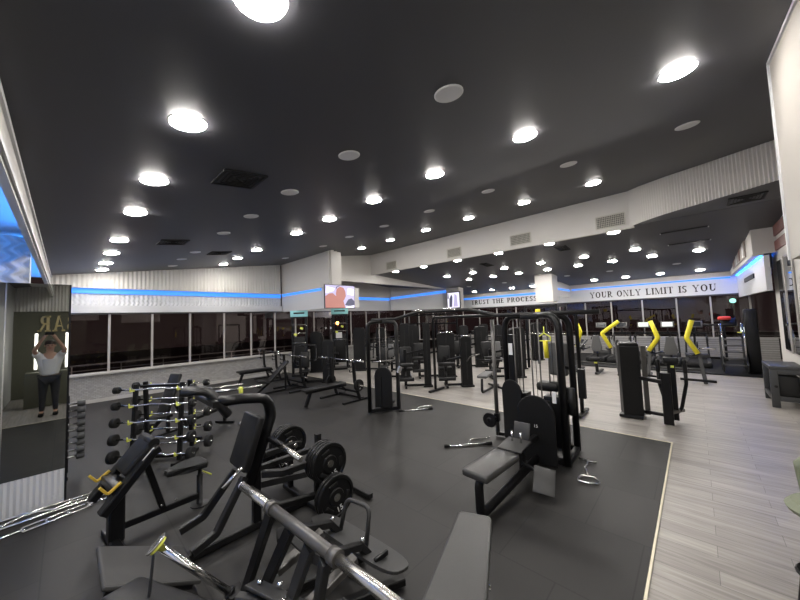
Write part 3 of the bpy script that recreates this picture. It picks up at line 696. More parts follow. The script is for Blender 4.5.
# horn across
MB().cyl(L(1.56, 3.25, .93), L(1.55, 2.82, .9), .026).done('weight_horn', 'steel', B); MB().cyl(L(1.56, 3.95, .93), L(1.57, 4.4, .92), .026).done('weight_horn', 'steel', B)
MB().beam([L(1.56, 3.2, .93), L(1.56, 4.0, .93)], .05).done('horn_beam', 'black', B)
for s_, yy in ((-1, 3.36), (1, 4.0)):
    MB().beam([L(1.45, 3.6+s_*.16, .62), L(1.6, 3.6+s_*.3, .62), L(2.12, yy+s_*.02, .58), L(2.2, yy, .57)], .06, .07, R=.04).done('lever_arm', 'black2', B)
    MB().cyl(L(2.12, yy-s_*.03, .57), L(2.12, yy+s_*.28*(.4 if s_ < 0 else .5), .57), .025).done('weight_horn', 'steel', B)
    MB().beam([L(1.32, 3.6+s_*.12, .5), L(1.55, 3.6+s_*.3, .3), L(2.5, yy, .1)], .05, .07, R=.05).done('lower_arm', 'black2', B)
    MB().cyl(L(2.05, yy+s_*-.05, .33), L(2.05, yy+s_*.3, .33), .022).done('storage_horn', 'steel', B)
    MB().beam([L(2.05, yy, .06), L(2.05, yy, .4)], .06).done('storage_post', 'black', B)
    MB().beam([L(.8, 3.6+s_*.22, .2), L(1.0, 3.6+s_*.2, .26), L(1.28, 3.6+s_*.12, .64)], .055, .07, R=.06).done('foot_arm', 'black2', B)
MB().beam([L(1.45, 3.6, .08), L(1.45, 3.6, .7)], .08).done('seat_post', 'black', B)
MB().beam([L(2.22, 3.6, .05), L(2.22, 3.6, .78)], .07).done('rear_post', 'black2', B)
MB().beam([L(.6, 3.6, .05), L(2.6, 3.6, .05)], .08, .07).done('base_rail', 'black2', B)
for xx in (.55, 2.05, 2.6): MB().beam([L(xx, 3.05 if xx > 2 else 3.3, .04), L(xx, 4.15 if xx > 2 else 3.9, .04)], .07, .06).done('cross_foot', 'black2', B)
MB().beam([L(1.5, 3.6, .62), L(2.22, 3.6, .62)], .06).done('upper_rail', 'black2', B)
fp = MB(); fp.box(L(.49, 3.33, .30), (.66, .60, .035), .015, rot=(0, .48, 0)).done('foot_plate', 'tread', B)
MB().box(L(.47, 3.33, .265), (.58, .54, .03), rot=(0, .48, 0)).done('foot_plate_tray', 'black', B)
MB().beam([L(.3, 3.15, .04), L(.3, 3.15, .36)], .05).done('foot_plate_leg', 'black', B); MB().beam([L(.3, 3.5, .04), L(.3, 3.5, .36)], .05).done('foot_plate_leg', 'black', B)
MB().tube([L(.96, 3.1, .78), L(1.12, 3.1, .9)], .016).done('safety_pin', 'chrome', B)
stack_plates(2.1, 3.32, .575, 4, 'of the near stack on the squat machine')
stack_plates(2.12, 4.12, .57, 4, 'of the far upper stack on the squat machine', 1)
stack_plates(2.04, 3.02, .30, 2, 'on the near lower storage horn', -1, 1)
stack_plates(2.05, 4.38, .33, 1, 'on the far lower storage horn of the squat machine', 1, .9)

# ---- C: near plate loaded machine with the thick cross bar
cx_, cy_ = 1.2, 2.1
C = root('hip_thrust_machine', 'black and grey machine with a thick steel-ended cross bar, nearest the camera', 'gym machine', (cx_, cy_, 0)); L = local(cx_, cy_)
a, b = L(1.0, 2.76, .9), L(1.06, 1.02, .9); D = (b-a)
MB().cyl(a+D*.28, a+D*.70, .036).done('cross_bar', 'bar_grey', C)
for f0, f1 in ((.0, .28), (.70, 1.0)):
    s_ = MB().cyl(a+D*f0, a+D*f1, .030, seg=28).done('bar_sleeve', 'steel', C)
for f in (.28, .70): MB().cyl(a+D*(f-.018), a+D*(f+.018), .045, seg=28).done('collar', 'bar_grey', C)
for f in (0., 1.): MB().cyl(a+D*(f-.006), a+D*(f+.006), .031, seg=28).done('end_cap', 'chrome', C)
# struts from the bar down to the base
for yy, y2, x2, z2 in ((2.30, 2.72, 1.0, .1), (2.02, 2.5, .98, .1), (1.78, 2.2, 1.02, .08), (1.62, 1.95, 1.12, .06)):
    MB().beam([L(1.03, yy, .86), L(x2, y2, z2)], .05, .075).done('strut', 'black2' if yy > 1.9 else 'grey', C)
MB().beam([L(.95, 2.85, .05), L(1.05, 2.6, .05), L(1.9, 2.35, .05)], .07, .06).done('base_rail', 'black2', C)
MB().beam([L(.75, 2.4, .05), L(1.95, 1.9, .05)], .07, .06).done('base_rail', 'black2', C)
MB().beam([L(1.0, 2.9, .05), L(.8, 1.4, .05)], .07, .06).done('cross_foot', 'black2', C)
# arms to the oval foot plate
for yy in (2.52, 2.10):
    MB().beam([L(1.18, yy-.12, .60), L(1.66, yy, .38), L(1.74, yy, .28)], .06, .055, R=.03).done('plate_arm', 'black2', C)
    MB().sphere(L(1.68, yy-.01, .42), .022).done('bolt', 'chrome', C)
MB().beam([L(1.05, 2.2, .68), L(1.18, 2.5, .60), L(1.18, 2.0, .60)], .05).done('arm_link', 'black2', C)
ov = []
for k in range(28):
    t_ = 2*PI*k/28; c_, s_ = math.cos(t_), math.sin(t_)
    ov.append((.155*math.copysign(abs(c_)**.6, c_), .56*math.copysign(abs(s_)**.5, s_)))
o = MB().prism(ov, 'z', -.012, .012, .005).done('oval_plate', 'grey', C); o.location = L(1.78, 2.32, .27); o.rotation_euler = (0, math.radians(14), math.radians(3))
o = MB().tube([(-.02, .31, .0), (.05, .29, .27), (.08, -.0, .29), (.0, -.03, .0)], .019, R=.08).done('loop_handle', 'grey', C); o.location = L(1.78, 2.20, .27)
for yy in (2.42, 1.98):
    MB().beam([L(1.12, yy, .34), L(1.50, yy-.02, .44)], .075, .06).done('foot_tube', 'bar_grey', C)
for yy in (2.62, 2.3, 1.98): MB().sphere(L(1.80, yy, .255), .016).done('bolt', 'chrome', C)
MB().box(L(1.76, 1.96, .31), (.14, .03, .04), .006).done('bracket', 'black', C)
# weight horn with flange near the camera
HA, HB = (.41, 2.52, .86), (.78, 2.36, .43)
MB().cyl(L(*HA), L(*HB), .023, seg=20).done('weight_horn', 'chrome', C)
ax = (L(*HA)-L(*HB)).normalized()
MB().lathe(L(*HA), ax, [(.055, 0), (.062, .004), (.062, .014), (.03, .018)], 24).done('flange', 'steel', C)
MB().lathe(L(*HA), ax, [(.045, -.016), (.05, -.014), (.05, -.001), (.045, 0)], 24).done('flange_ring', 'lime', C)
MB().lathe(L(*HB), ax, [(.035, 0), (.035, .02), (.022, .024)], 20).done('horn_collar', 'black', C)
MB().beam([L(.79, 2.34, .44), L(.79, 2.34, .05)], .09, .07).done('horn_post', 'black2', C)
MB().box(L(.95, 2.1, .46), (.12, .42, .02), .005, rot=(0, .3, .3)).done('gusset_plate', 'grey', C)
for k, (x, y) in enumerate(((.92, 2.24), (1.0, 2.12), (.96, 1.98), (1.05, 2.0))): MB().sphere(L(x, y, .48), .02, (1, 1, .7)).done('bolt', 'chrome', C)
MB().beam([L(.8, 2.3, .4), L(1.06, 1.9, .4)], .06, .09).done('side_rail', 'grey', C)
MB().box(L(.40, 2.25, .62), (.26, .8, .11), .045, rot=(0, .15, .42), seg=3).done('hip_pad', 'pad', C)
MB().beam([L(.44, 2.3, .05), L(.44, 2.3, .56)], .07).done('pad_post', 'black', C); MB().beam([L(.44, 2.3, .1), L(.8, 2.3, .1)], .06).done('pad_rail', 'black', C)
MB().beam([L(.33, 2.3, .58), L(.39, 2.5, .82)], .012, .03).done('lever_edge', 'black', C)

# ---- D: flat bench at the bottom edge
a_ = math.atan2(.34, .84)
Dn = root('flat_bench', 'flat bench with grey-sheened black pad at the bottom edge beside the thick cross bar', 'bench', (1.6, 1.13, 0), a_)
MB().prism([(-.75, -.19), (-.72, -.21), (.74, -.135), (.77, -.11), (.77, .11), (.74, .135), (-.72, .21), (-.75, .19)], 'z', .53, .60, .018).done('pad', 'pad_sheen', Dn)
MB().prism([(-.73, -.17), (.74, -.11), (.74, .11), (-.73, .17)], 'z', .505, .53).done('pad_board', 'black', Dn)
MB().beam([(-.65, 0, .47), (.55, 0, .47)], .06, .06).done('spine', 'black', Dn)
MB().beam([(.35, 0, .46), (.42, 0, .06)], .06).done('leg', 'black', Dn); MB().beam([(-.5, 0, .46), (-.58, 0, .06)], .06).done('leg', 'black', Dn)
MB().beam([(.44, -.26, .03), (.44, .26, .03)], .06, .055).done('foot', 'black', Dn); MB().beam([(-.6, -.26, .03), (-.6, .26, .03)], .06, .055).done('foot', 'black', Dn)
MB().beam([(-.6, 0, .05), (.44, 0, .05)], .05).done('base_rail', 'black', Dn)
MB().cyl((.3, -.16, .42), (.3, -.05, .42), .018).done('adjust_knob', 'chrome', Dn)

# ---- E: preacher curl bench
E_ = root('preacher_curl_bench', 'black preacher curl bench with sloping pad, yellow bar hooks and small saddle seat', 'bench', (.42, 4.53, 0), math.radians(7))
for s_ in (-1, 1):
    MB().beam([(-.18, s_*.225, .42), (.22, s_*.225, .88), (.27, s_*.225, .90)], .075, .12, R=.02, up=(0, 1, 0)).done('side_rail', 'black', E_)
    hk = MB().beam([(-.20, s_*.225, .68), (-.14, s_*.225, .595), (-.04, s_*.225, .67)], .022, .03, R=.02, up=(0, 1, 0)); hk.done('bar_hook', 'amber', E_)
MB().box((.13, 0, .83), (.38, .36, .085), .035, rot=(0, math.radians(-47), 0), seg=3).done('arm_pad', 'pad', E_)
MB().cyl((.24, -.18, .945), (.24, .18, .945), .05, seg=18).done('pad_roll', 'pad', E_)
MB().box((.19, -.267, .855), (.14, .006, .08), .002, rot=(0, math.radians(-47), 0)).done('decal', 'paper', E_)
MB().box((.225, -.268, .893), (.10, .006, .012), .0, rot=(0, math.radians(-47), 0)).done('decal_stripe', 'red', E_)
MB().beam([(-.03, 0, .02), (-.03, 0, .62)], .13, .13).done('post', 'black', E_)
MB().box((-.05, 0, .6), (.12, .44, .08), .01).done('cross_bar', 'black', E_)
MB().beam([(-.05, 0, .14), (.76, 0, .12)], .06, .07).done('base_rail', 'black', E_)
MB().beam([(.18, 0, .84), (.38, 0, .14)], .06, .06).done('brace', 'black', E_)
MB().lathe((.76, 0, 0), (0, 0, 1), [(.1, 0), (.1, .012), (.05, .018), (.035, .02), (.035, .36), (.022, .37), (.022, .47)], 20).done('seat_post', 'black', E_)
st = [(-.20, -.045), (-.16, -.07), (.0, -.10), (.10, -.16), (.18, -.17), (.22, -.1), (.22, .1), (.18, .17), (.10, .16), (.0, .10), (-.16, .07), (-.20, .045)]
o = MB().prism(st, 'z', .0, .075, .028).done('saddle_seat', 'pad', E_); o.location = (.60, 0, .47)
MB().tube([(.78, -.02, .40), (.87, -.06, .33)], .009).done('pin_lever', 'lime', E_)
for x in (.36, .5): MB().sphere((x, -.02, .19), .015).done('bolt', 'chrome', E_)
MB().beam([(-.05, -.28, .03), (-.05, .28, .03)], .08, .05).done('foot', 'black', E_)

# ---- F: EZ curl bar rack with ten bars
Fr = root('barbell_rack', 'black two-sided rack with short curl bars on five tiers and yellow cradles', 'rack', (1.15, 6.64, 0), math.radians(-44))
TZ = [.17, .43, .69, .95, 1.2]
for s_ in (-1, 1):
    for sx in (-1, 1):
        MB().beam([(sx*.37, s_*.17, .03), (sx*.37, s_*.10, 1.28)], .06).done('post', 'black', Fr)
        for k, z_ in enumerate(TZ):
            y = s_*(.20-.06*k/4); MB().box((sx*.37, y+s_*.035, z_-.02), (.02, .10, .02), .004).box((sx*.37, y+s_*.085, z_+.012), (.02, .012, .065), .004).done('cradle', 'lime', Fr)
for sx in (-1, 1): MB().beam([(sx*.37, -.32, .03), (sx*.37, .32, .03)], .07, .05).done('foot', 'black', Fr)
MB().beam([(-.37, 0, .06), (.37, 0, .06)], .05).done('tie_bar', 'black', Fr); MB().beam([(-.37, 0, 1.22), (.37, 0, 1.22)], .04).done('tie_bar', 'black', Fr)
def make_ez(label, hr):
    o = root('curl_barbell', label, 'barbell')
    MB().tube([(-.66, 0, 0), (-.33, 0, 0), (-.25, -.035, .0), (-.13, .035, 0), (0, 0.035, 0), (.13, .035, 0), (.25, -.035, 0), (.33, 0, 0), (.66, 0, 0)], .014, R=.04).done('bar', 'chrome', o)
    for s_ in (-1, 1):
        MB().lathe((s_*.56, 0, 0), (s_, 0, 0), [(hr*.8, 0), (hr, .008), (hr, .072), (hr*.8, .08)], 20).done('head', 'rubber', o)
    return o
def make_straight(label, hr):
    o = root('short_barbell', label, 'barbell')
    MB().tube([(-.66, 0, 0), (.66, 0, 0)], .014).done('bar', 'chrome', o)
    for s_ in (-1, 1): MB().lathe((s_*.56, 0, 0), (s_, 0, 0), [(hr*.8, 0), (hr, .008), (hr, .072), (hr*.8, .08)], 20).done('head', 'rubber', o)
    return o
Rf = Matrix.Rotation(math.radians(-44), 4, 'Z'); tier = ['bottom', 'second', 'middle', 'fourth', 'top']
for s_ in (-1, 1):
    for k, z_ in enumerate(TZ):
        mk = make_ez if s_ < 0 else make_straight
        o = mk('chrome %s with black heads, %s side of the two-sided rack, %s tier' % ('zigzag curl bar' if s_ < 0 else 'straight bar', 'near' if s_ < 0 else 'far', tier[k]), .098-.011*k)
        q = Rf @ V((0, s_*(.20-.06*k/4+.055), z_+.006)); o.location = V((1.15, 6.64, 0))+q; o.rotation_euler = (0, 0, math.radians(-44)); o['group'] = 'short barbells on the two-sided rack'

# ---- H: wall rack with barbells seen end on
H = root('barbell_rack', 'tall rack of grey-headed barbells seen end-on behind the mirror panel', 'rack', (-.22, 7.0, 0))
for x in (-.25, .25): MB().beam([(x, .12, 0), (x, .12, 1.2)], .06).done('post', 'black', H)
for x in (-.25, .25): MB().beam([(x, -.12, .03), (x, .25, .03)], .06, .05).done('foot', 'black', H)
MB().beam([(-.25, .12, 1.17), (.25, .12, 1.17)], .05).done('tie_bar', 'black', H)
hb = None
for k in range(9):
    z_ = .30+k*.098
    lb = 'short barbell with grey heads in the end-on rack, %s' % ('lowest' if k == 0 else 'topmost' if k == 8 else ['', 'second', 'third', 'fourth', 'fifth', 'sixth', 'seventh', 'eighth'][k]+' from the bottom')
    if hb is None:
        hb = root('short_barbell', lb, 'barbell', (0, 0, 0), 0, 'barbells in the end-on rack')
        MB().tube([(-.36, 0, 0), (.42, 0, 0)], .014).done('bar', 'chrome', hb)
        for s_ in (-1, 1): MB().lathe((.02+s_*.32, 0, 0), (s_, 0, 0), [(.04, 0), (.047, .006), (.047, .082), (.04, .09)], 18).done('head', 'rubber_grey', hb)
        o = hb
    else: o = dup(hb, (0, 0, 0), None, lb)
    o.location = (-.2, 7.0-.02*(k % 2), z_)
for k in range(9): MB().box((-.25, .06, .276+k*.098), (.03, .12, .012)).box((.25, .06, .276+k*.098), (.03, .12, .012)).done('shelf_arm', 'chrome', H)

# ---- I: chrome bars lying on the floor by the mirror panel
def floor_bar(p, q, label, mat='chrome', kind=0, r=.014):
    p, q = V(p), V(q); d = q-p; o = root('cable_bar', label, 'bar', (*((p+q)/2).xy, r*1.6+.003), math.atan2(d.y, d.x), 'chrome bars on the floor'); Lh = d.length/2
    if kind == 0: MB().tube([(-Lh, 0, 0), (Lh, 0, 0)], r).done('shaft', mat, o)
    elif kind == 1: MB().tube([(-Lh, 0, 0), (-.3, 0, 0), (-.2, .05, 0), (-.06, -.05, 0), (.06, -.05, 0), (.2, .05, 0), (.3, 0, 0), (Lh, 0, 0)], r, R=.04).done('shaft', mat, o)
    else:
        MB().tube([(-Lh, 0, 0), (-.26, 0, 0)], r).done('shaft', mat, o); MB().tube([(.26, 0, 0), (Lh, 0, 0)], r).done('shaft', mat, o)
        for y in (-.06, .06): MB().tube([(-.28, y, 0), (.28, y, 0)], .012).done('side_rod', mat, o)
        for x in (-.27, -.09, .09, .27): MB().tube([(x, -.06, 0), (x, .06, 0)], .013).done('cross_grip', mat, o)
    for s_ in (-1, 1): MB().cyl((s_*Lh*.8, 0, 0), (s_*Lh, 0, 0), r*1.6, seg=14).done('sleeve', mat, o)
    return o
floor_bar((.40, 6.04, 0), (-.95, 6.00, 0), 'straight chrome bar on the floor, closest to the foot of the mirror panel')
floor_bar((.42, 5.95, 0), (-.93, 5.88, 0), 'wavy chrome curl bar on the floor, second from the mirror panel', kind=1)
floor_bar((.46, 5.86, 0), (-.90, 5.72, 0), 'straight chrome bar on the floor, third from the mirror panel', r=.017)
floor_bar((.50, 5.74, 0), (-.55, 5.50, 0), 'chrome bar with parallel grips lying on the floor, farthest from the mirror panel', kind=2)

# ---- G: adjustable bench behind the curl bar rack
def make_incline(label, x, y, rz, ang=60, name='incline_bench', seatmat='pad'):
    o = root(name, label, 'bench', (x, y, 0), rz)
    MB().box((-.30, 0, .44), (.36, .28, .07), .025, rot=(0, .12, 0)).done('seat', seatmat, o)
    a = math.radians(ang); c = V((-.10+.40*math.cos(a), 0, .44+.42*math.sin(a)))
    MB().box(c, (.82, .28, .07), .025, rot=(0, -a, 0)).done('backrest', seatmat, o)
    MB().beam([(-.5, 0, .06), (-.12, 0, .38), (.1, 0, .38)], .06, R=.05).done('frame', 'black', o)
    MB().beam([(-.5, 0, .05), (.55, 0, .05)], .06, .05).done('base_rail', 'black', o)
    MB().beam([(.02, 0, .06), (.02, 0, .4)], .06).done('post', 'black', o)
    MB().beam([(.45, 0, .06), tuple(c+V((.03, 0, -.06)))], .045).done('brace', 'black', o)
    for x_ in (-.5, .55): MB().beam([(x_, -.24, .03), (x_, .24, .03)], .06, .05).done('foot', 'black', o)
    MB().cyl((-.46, -.2, .34), (-.46, .2, .34), .05).done('leg_roll', 'pad', o)
    return o
make_incline('adjustable black bench with its backrest raised, between the curl bar rack and the windows', 1.45, 8.0, math.radians(30), 68)
# second bench frame whose flat pad shows right of the curl rack
o = root('flat_bench', 'low black flat bench behind the squat machine near the curl bar rack', 'bench', (2.1, 7.6, 0), math.radians(35))
MB().box((0, 0, .43), (1.1, .28, .07), .025).done('pad', 'pad', o); MB().beam([(-.5, 0, .37), (.5, 0, .37)], .06).done('spine', 'black', o)
for x_ in (-.45, .45): MB().beam([(x_, 0, .36), (x_*1.05, 0, .04)], .055).done('leg', 'black', o); MB().beam([(x_*1.05, -.22, .03), (x_*1.05, .22, .03)], .05).done('foot', 'black', o)

# ---- bench press stations
def make_press(label, x, y, rz=0, incline=False):
    o = root('bench_press_station', label, 'bench', (x, y, 0), rz)
    for s_ in (-1, 1):
        MB().beam([(.22, s_*.54, .03), (.05, s_*.54, .55), (.02, s_*.54, 1.08), (.02, s_*.54, 1.12)], .06, .09, R=.3, up=(0, 1, 0)).done('upright', 'black', o)
        MB().beam([(-.35, s_*.54, .03), (.5, s_*.54, .03)], .07, .05).done('foot_rail', 'black', o)
        for z_ in (.82, .95, 1.08): MB().box((-.06, s_*.54, z_), (.10, .035, .025), .006).box((-.11, s_*.54, z_+.03), (.02, .035, .07), .006).done('bar_hook', 'black', o)
        MB().cyl((.10, s_*.57, .45), (.10, s_*.8, .45), .024).done('storage_horn', 'steel', o)
    MB().beam([(.15, -.54, .25), (.15, .54, .25)], .06).done('cross_beam', 'black', o); MB().beam([(.32, -.54, .05), (.32, .54, .05)], .06).done('cross_beam', 'black', o)
    if incline:
        MB().box((-.45, 0, .66), (.85, .28, .07), .025, rot=(0, math.radians(-42), 0)).done('backrest', 'pad', o)
        MB().box((-.95, 0, .40), (.34, .3, .07), .025, rot=(0, .2, 0)).done('seat', 'pad', o)
        MB().beam([(-1.15, 0, .05), (-.8, 0, .3), (-.1, 0, .95)], .06).done('spine', 'black', o); MB().cyl((-1.1, -.17, .3), (-1.1, .17, .3), .05).done('leg_roll', 'pad', o)
        MB().beam([(-1.15, 0, .04), (.3, 0, .04)], .06, .05).done('base_rail', 'black', o)
        MB().beam([(-.2, 0, .06), (-.2, 0, .78)], .05).done('post', 'black', o)
    else:
        MB().box((-.55, 0, .45), (1.25, .29, .075), .028).done('pad', 'pad', o)
        MB().beam([(-1.1, 0, .38), (.15, 0, .38)], .06).done('spine', 'black', o)
        MB().beam([(-.98, 0, .38), (-1.12, 0, .03)], .055, .09).done('leg', 'black', o); MB().beam([(.0, 0, .38), (.15, 0, .22)], .05).done('brace', 'black', o)
    return o
def make_olympic(label, x, y, z, L_=2.1):
    o = root('barbell', label, 'barbell', (x, y, z), 0, 'barbells on the bench press stations')
    MB().cyl((0, -L_/2+.4, 0), (0, L_/2-.4, 0), .014, seg=12).done('shaft', 'chrome', o)
    for s_ in (-1, 1):
        MB().cyl((0, s_*(L_/2-.4), 0), (0, s_*L_/2, 0), .025, seg=16).done('sleeve', 'chrome', o); MB().cyl((0, s_*(L_/2-.42), 0), (0, s_*(L_/2-.39), 0), .036, seg=16).done('collar', 'chrome', o)
    return o
make_press('flat bench press station nearest the tall cable column', 5.35, 7.4)
make_press('incline bench press station in the middle of the three along the windows', 5.15, 9.9, 0, True)
make_press('flat bench press station farthest back beside the left windows', 5.5, 12.35)
make_olympic('chrome barbell racked on the nearest bench press station', 5.29, 7.4, 1.13)
make_olympic('chrome barbell racked on the incline bench press station', 5.09, 9.9, 1.13)
make_olympic('chrome barbell racked on the farthest bench press station', 5.44, 12.35, 1.13)
b2 = None
for x, y, z, s_, lb in ((5.45, 8.05, .45, 1, 'left'), (5.45, 6.75, .45, -1, 'right')):
    put_plate(x, y, z, 'small black plate stored on the %s side of the nearest bench press station' % lb, 'plates stored on the bench press station', .7)

# ---- J: multi station cable tower
J = root('cable_multi_station', 'black four-sided cable tower with arched tube corners and rowing seat on the mat', 'gym machine', (5.2, 1.9, 0)); L = local(5.2, 1.9)
hub = (5.3, 1.98)
for (x, y, zt) in ((5.5, 2.56, 2.17), (4.93, 1.47, 2.17), (5.58, 1.5, 2.17)):
    e = V((hub[0]+(x-hub[0])*.12, hub[1]+(y-hub[1])*.12, zt))
    MB().oval([L(x, y, .03), L(x, y, zt), L(e.x, e.y, zt)], .05, .055, R=.26, n=8).done('arched_post', 'black', J)
MB().box(L(hub[0], hub[1], 2.16), (.32, .3, .09), .02).done('hub', 'black', J)
MB().beam([L(4.93, 1.47, .06), L(5.58, 1.5, .06)], .08).beam([L(4.95, 2.2, .06), L(4.93, 1.47, .06)], .08).beam([L(5.58, 1.5, .06), L(5.5, 2.56, .06)], .08).done('base_frame', 'black', J)
def shield(w, h, t): # rounded-top cover
    n = 12; return [(-w/2, 0)]+[(-w/2*math.cos(PI*k/n)*1., h-w/2+w/2*math.sin(PI*k/n)) for k in range(n+1)]+[(w/2, 0)]
def add_shield(parent, c, w, h, t, rz, z0=.12):
    o = MB().prism(shield(w, h, t), 'y', -t/2, t/2, .012).done('weight_cover', 'shroud', parent); o.location = V(c)+V((0, 0, z0)); o.rotation_euler = (0, 0, rz); return o
sh = add_shield(J, L(4.64, 1.77, 0), .52, .95, .03, -PI/2+.05, .08)
o = text_mesh('cover_mark', '15', .06, 'paper', sh, (0, -.02, .52), rot_xyz(PI/2, 0, 0), .001)
add_shield(J, L(5.12, 2.32, 0), .40, 1.0, .03, -PI/2-.3)
add_shield(J, L(5.25, 1.56, 0), .44, 1.0, .03, 0.05)
for x, y in ((4.86, 1.80), (5.3, 2.25), (5.3, 1.70)):
    MB().box(L(x, y, .52), (.22, .28, .76), .006).done('weight_stack', 'black', J)
    for s_ in (-1, 1): MB().cyl(L(x, y+s_*.06, .1), L(x, y+s_*.06, 2.12), .011, seg=8).done('guide_rod', 'bar_grey', J)
    MB().cyl(L(x, y, .9), L(x, y, 2.1), .004, seg=6).done('cable', 'black', J)
MB().beam([L(5.4, 2.4, .1), L(5.4, 2.4, 1.85)], .11, .11).done('side_column', 'black', J); MB().box(L(5.34, 2.4, 1.6), (.01, .07, .2)).done('decal', 'paper', J)
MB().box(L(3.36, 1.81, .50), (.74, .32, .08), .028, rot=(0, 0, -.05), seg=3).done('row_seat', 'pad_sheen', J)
MB().oval([L(3.12, 1.81, .46), L(3.06, 1.81, .40), L(3.06, 1.81, .08), L(3.3, 1.81, .08), L(4.6, 1.78, .15)], .065, .04, R=.1, up=(0, 1, 0)).done('row_rail', 'black', J)
MB().beam([L(3.15, 1.81, .45), L(4.64, 1.78, .45)], .07, .06).done('seat_beam', 'black', J)
MB().box(L(4.05, 1.84, .50), (.34, .30, .02), .004, rot=(0, -.12, 0)).done('foot_step', 'grey', J)
MB().box(L(4.30, 1.84, .60), (.02, .22, .24), .008, rot=(0, .3, 0)).done('foot_plate', 'grey', J)
MB().box(L(3.92, 1.44, .22), (.30, .24, .012), .008, rot=(.2, -.85, .2)).done('foot_plate', 'grey', J)
MB().beam([L(4.0, 1.5, .25), L(4.05, 1.75, .3)], .04).done('plate_arm', 'black', J)
for yy in (1.78, 1.90): MB().cyl(L(4.12, yy, .50), L(4.12, yy, .66), .014, seg=10).done('grip', 'chrome', J)
MB().beam([L(4.22, 1.82, .1), L(4.22, 1.82, .5)], .07).done('step_post', 'black', J)
MB().oval([L(5.42, 2.76, .03), L(5.42, 2.76, 2.12)], .035, .035).done('pulley_post', 'bar_grey', J)
MB().beam([L(5.42, 2.76, .06), L(5.5, 2.5, .06)], .06).done('post_foot', 'black', J)
MB().lathe(L(5.22, 2.80, .34), (-1, 0, .0), [(.12, 0), (.13, .01), (.12, .03), (.05, .032), (.03, .045)], 24).done('pulley', 'black', J)
MB().beam([L(5.42, 2.76, .34), L(5.22, 2.80, .34)], .05).done('pulley_bracket', 'black', J)
MB().beam([L(5.42, 2.76, .28), L(5.42, 2.76, .42)], .09).done('carriage', 'black', J)
MB().box(L(5.75, 1.75, 1.42), (.1, .30, .55), .04, rot=(0, .06, 0)).done('back_pad', 'pad_grey', J)
MB().beam([L(5.58, 1.5, 1.3), L(5.75, 1.7, 1.3)], .05).done('pad_arm', 'black', J)
MB().box(L(5.30, 1.78, 1.04), (.24, .34, .14), .05).done('chest_roll', 'pad', J)
MB().oval([L(4.98, 1.38, 1.12), L(4.98, 1.38, .74)], .055, .045).done('thigh_roll', 'pad', J)
MB().beam([L(4.93, 1.47, .93), L(4.98, 1.38, .93)], .04).done('roll_arm', 'black', J)
MB().beam([L(5.6, 1.38, .85), L(5.6, 1.38, 1.30)], .1, .09).done('side_pad', 'pad', J)
MB().box(L(4.70, 1.52, 1.02), (.01, .05, .16)).done('decal', 'paper', J)
MB().tube([L(5.05, 1.72, 2.0), L(5.05, 1.72, 1.90), L(5.05, 1.81, 1.84), L(5.05, 1.81, 1.78), L(5.05, 1.63, 1.78), L(5.05, 1.63, 1.84), L(5.05, 1.72, 1.90)], .009, R=.015).done('pull_handle', 'lime', J)
MB().cyl(L(5.05, 1.72, 2.15), L(5.05, 1.72, 2.0), .006, seg=6).done('cable', 'black', J)
MB().cyl(L(5.05, 1.71, 1.79), L(5.05, 1.70, 1.52), .034, seg=14).done('yellow_grip', 'yellow', J)
# handles lying on the mat
def floor_handle(x, y, rz, label, T=False):
    o = root('cable_attachment', label, 'cable attachment', (x, y, .02), rz, None)
    if T:
        MB().tube([(-.35, 0, 0), (.30, 0, 0)], .015).done('bar', 'chrome', o); MB().cyl((-.42, 0, .01), (-.34, 0, .01), .026, seg=14).done('end_knob', 'rubber', o); MB().cyl((.30, 0, .01), (.4, 0, .01), .026, seg=14).done('end_knob', 'rubber', o)
        MB().tube([(.0, 0, 0), (.1, .22, 0), (.45, .26, 0)], .012, R=.05).done('link', 'chrome', o)
    else:
        MB().tube([(-.09, -.1, 0), (-.02, -.12, 0), (.1, -.07, 0), (.1, .07, 0), (-.02, .12, 0), (-.09, .1, 0)], .009, R=.04).done('stirrup', 'chrome', o); MB().cyl((-.09, -.11, 0), (-.09, .11, 0), .014, seg=12).done('grip', 'chrome', o)
        MB().tube([(.1, 0, .0), (.35, .03, 0), (.6, -.02, 0)], .011, R=.05).done('chain', 'chrome', o); MB().cyl((.55, -.12, .008), (.62, .1, .008), .018, seg=12).done('end_bar', 'chrome', o)
    return o
floor_handle(4.70, 1.16, .25, 'chrome stirrup handle with chain lying on the mat right of the cable tower')
floor_handle(4.72, 2.95, -.75, 'chrome bar handle with black ends lying on the mat left of the cable tower', True)
o = floor_handle(5.75, 5.0, -.7, 'chrome handles lying on the mat by the tall cable column', True)

# ---- K: far cable column and overhead crossbar
K = root('cable_column', 'black cable column with rounded weight cover standing beside the bench press', 'gym machine', (5.25, 5.55, 0)); L = local(5.25, 5.55)
for (x, y) in ((4.93, 5.72), (5.56, 5.38)):
    MB().oval([L(x, y, .03), L(x, y, 2.15), L(5.25, 5.55, 2.15)], .045, .05, R=.2).done('post', 'black' if y > 5.5 else 'grey', K)
MB().beam([L(4.93, 5.72, .06), L(5.56, 5.38, .06)], .08).done('base_beam', 'black', K)
MB().beam([L(5.25, 5.55, .06), L(5.9, 5.9, .06)], .07).done('rear_foot', 'black', K)
add_shield(K, L(5.20, 5.52, 0), .42, .95, .06, -PI/4-.25, .12)
MB().box(L(5.3, 5.62, .5), (.2, .3, .7), rot=(0, 0, -.5)).done('weight_stack', 'black', K)
for dx in (-.07, .07): MB().cyl(L(5.25+dx, 5.55-dx*.5, .1), L(5.25+dx, 5.55-dx*.5, 2.12), .012, seg=8).done('guide_rod', 'bar_grey', K)
MB().beam([L(5.5, 5.3, .9), L(5.56, 5.28, 1.05)], .09).done('carriage', 'chrome', K)
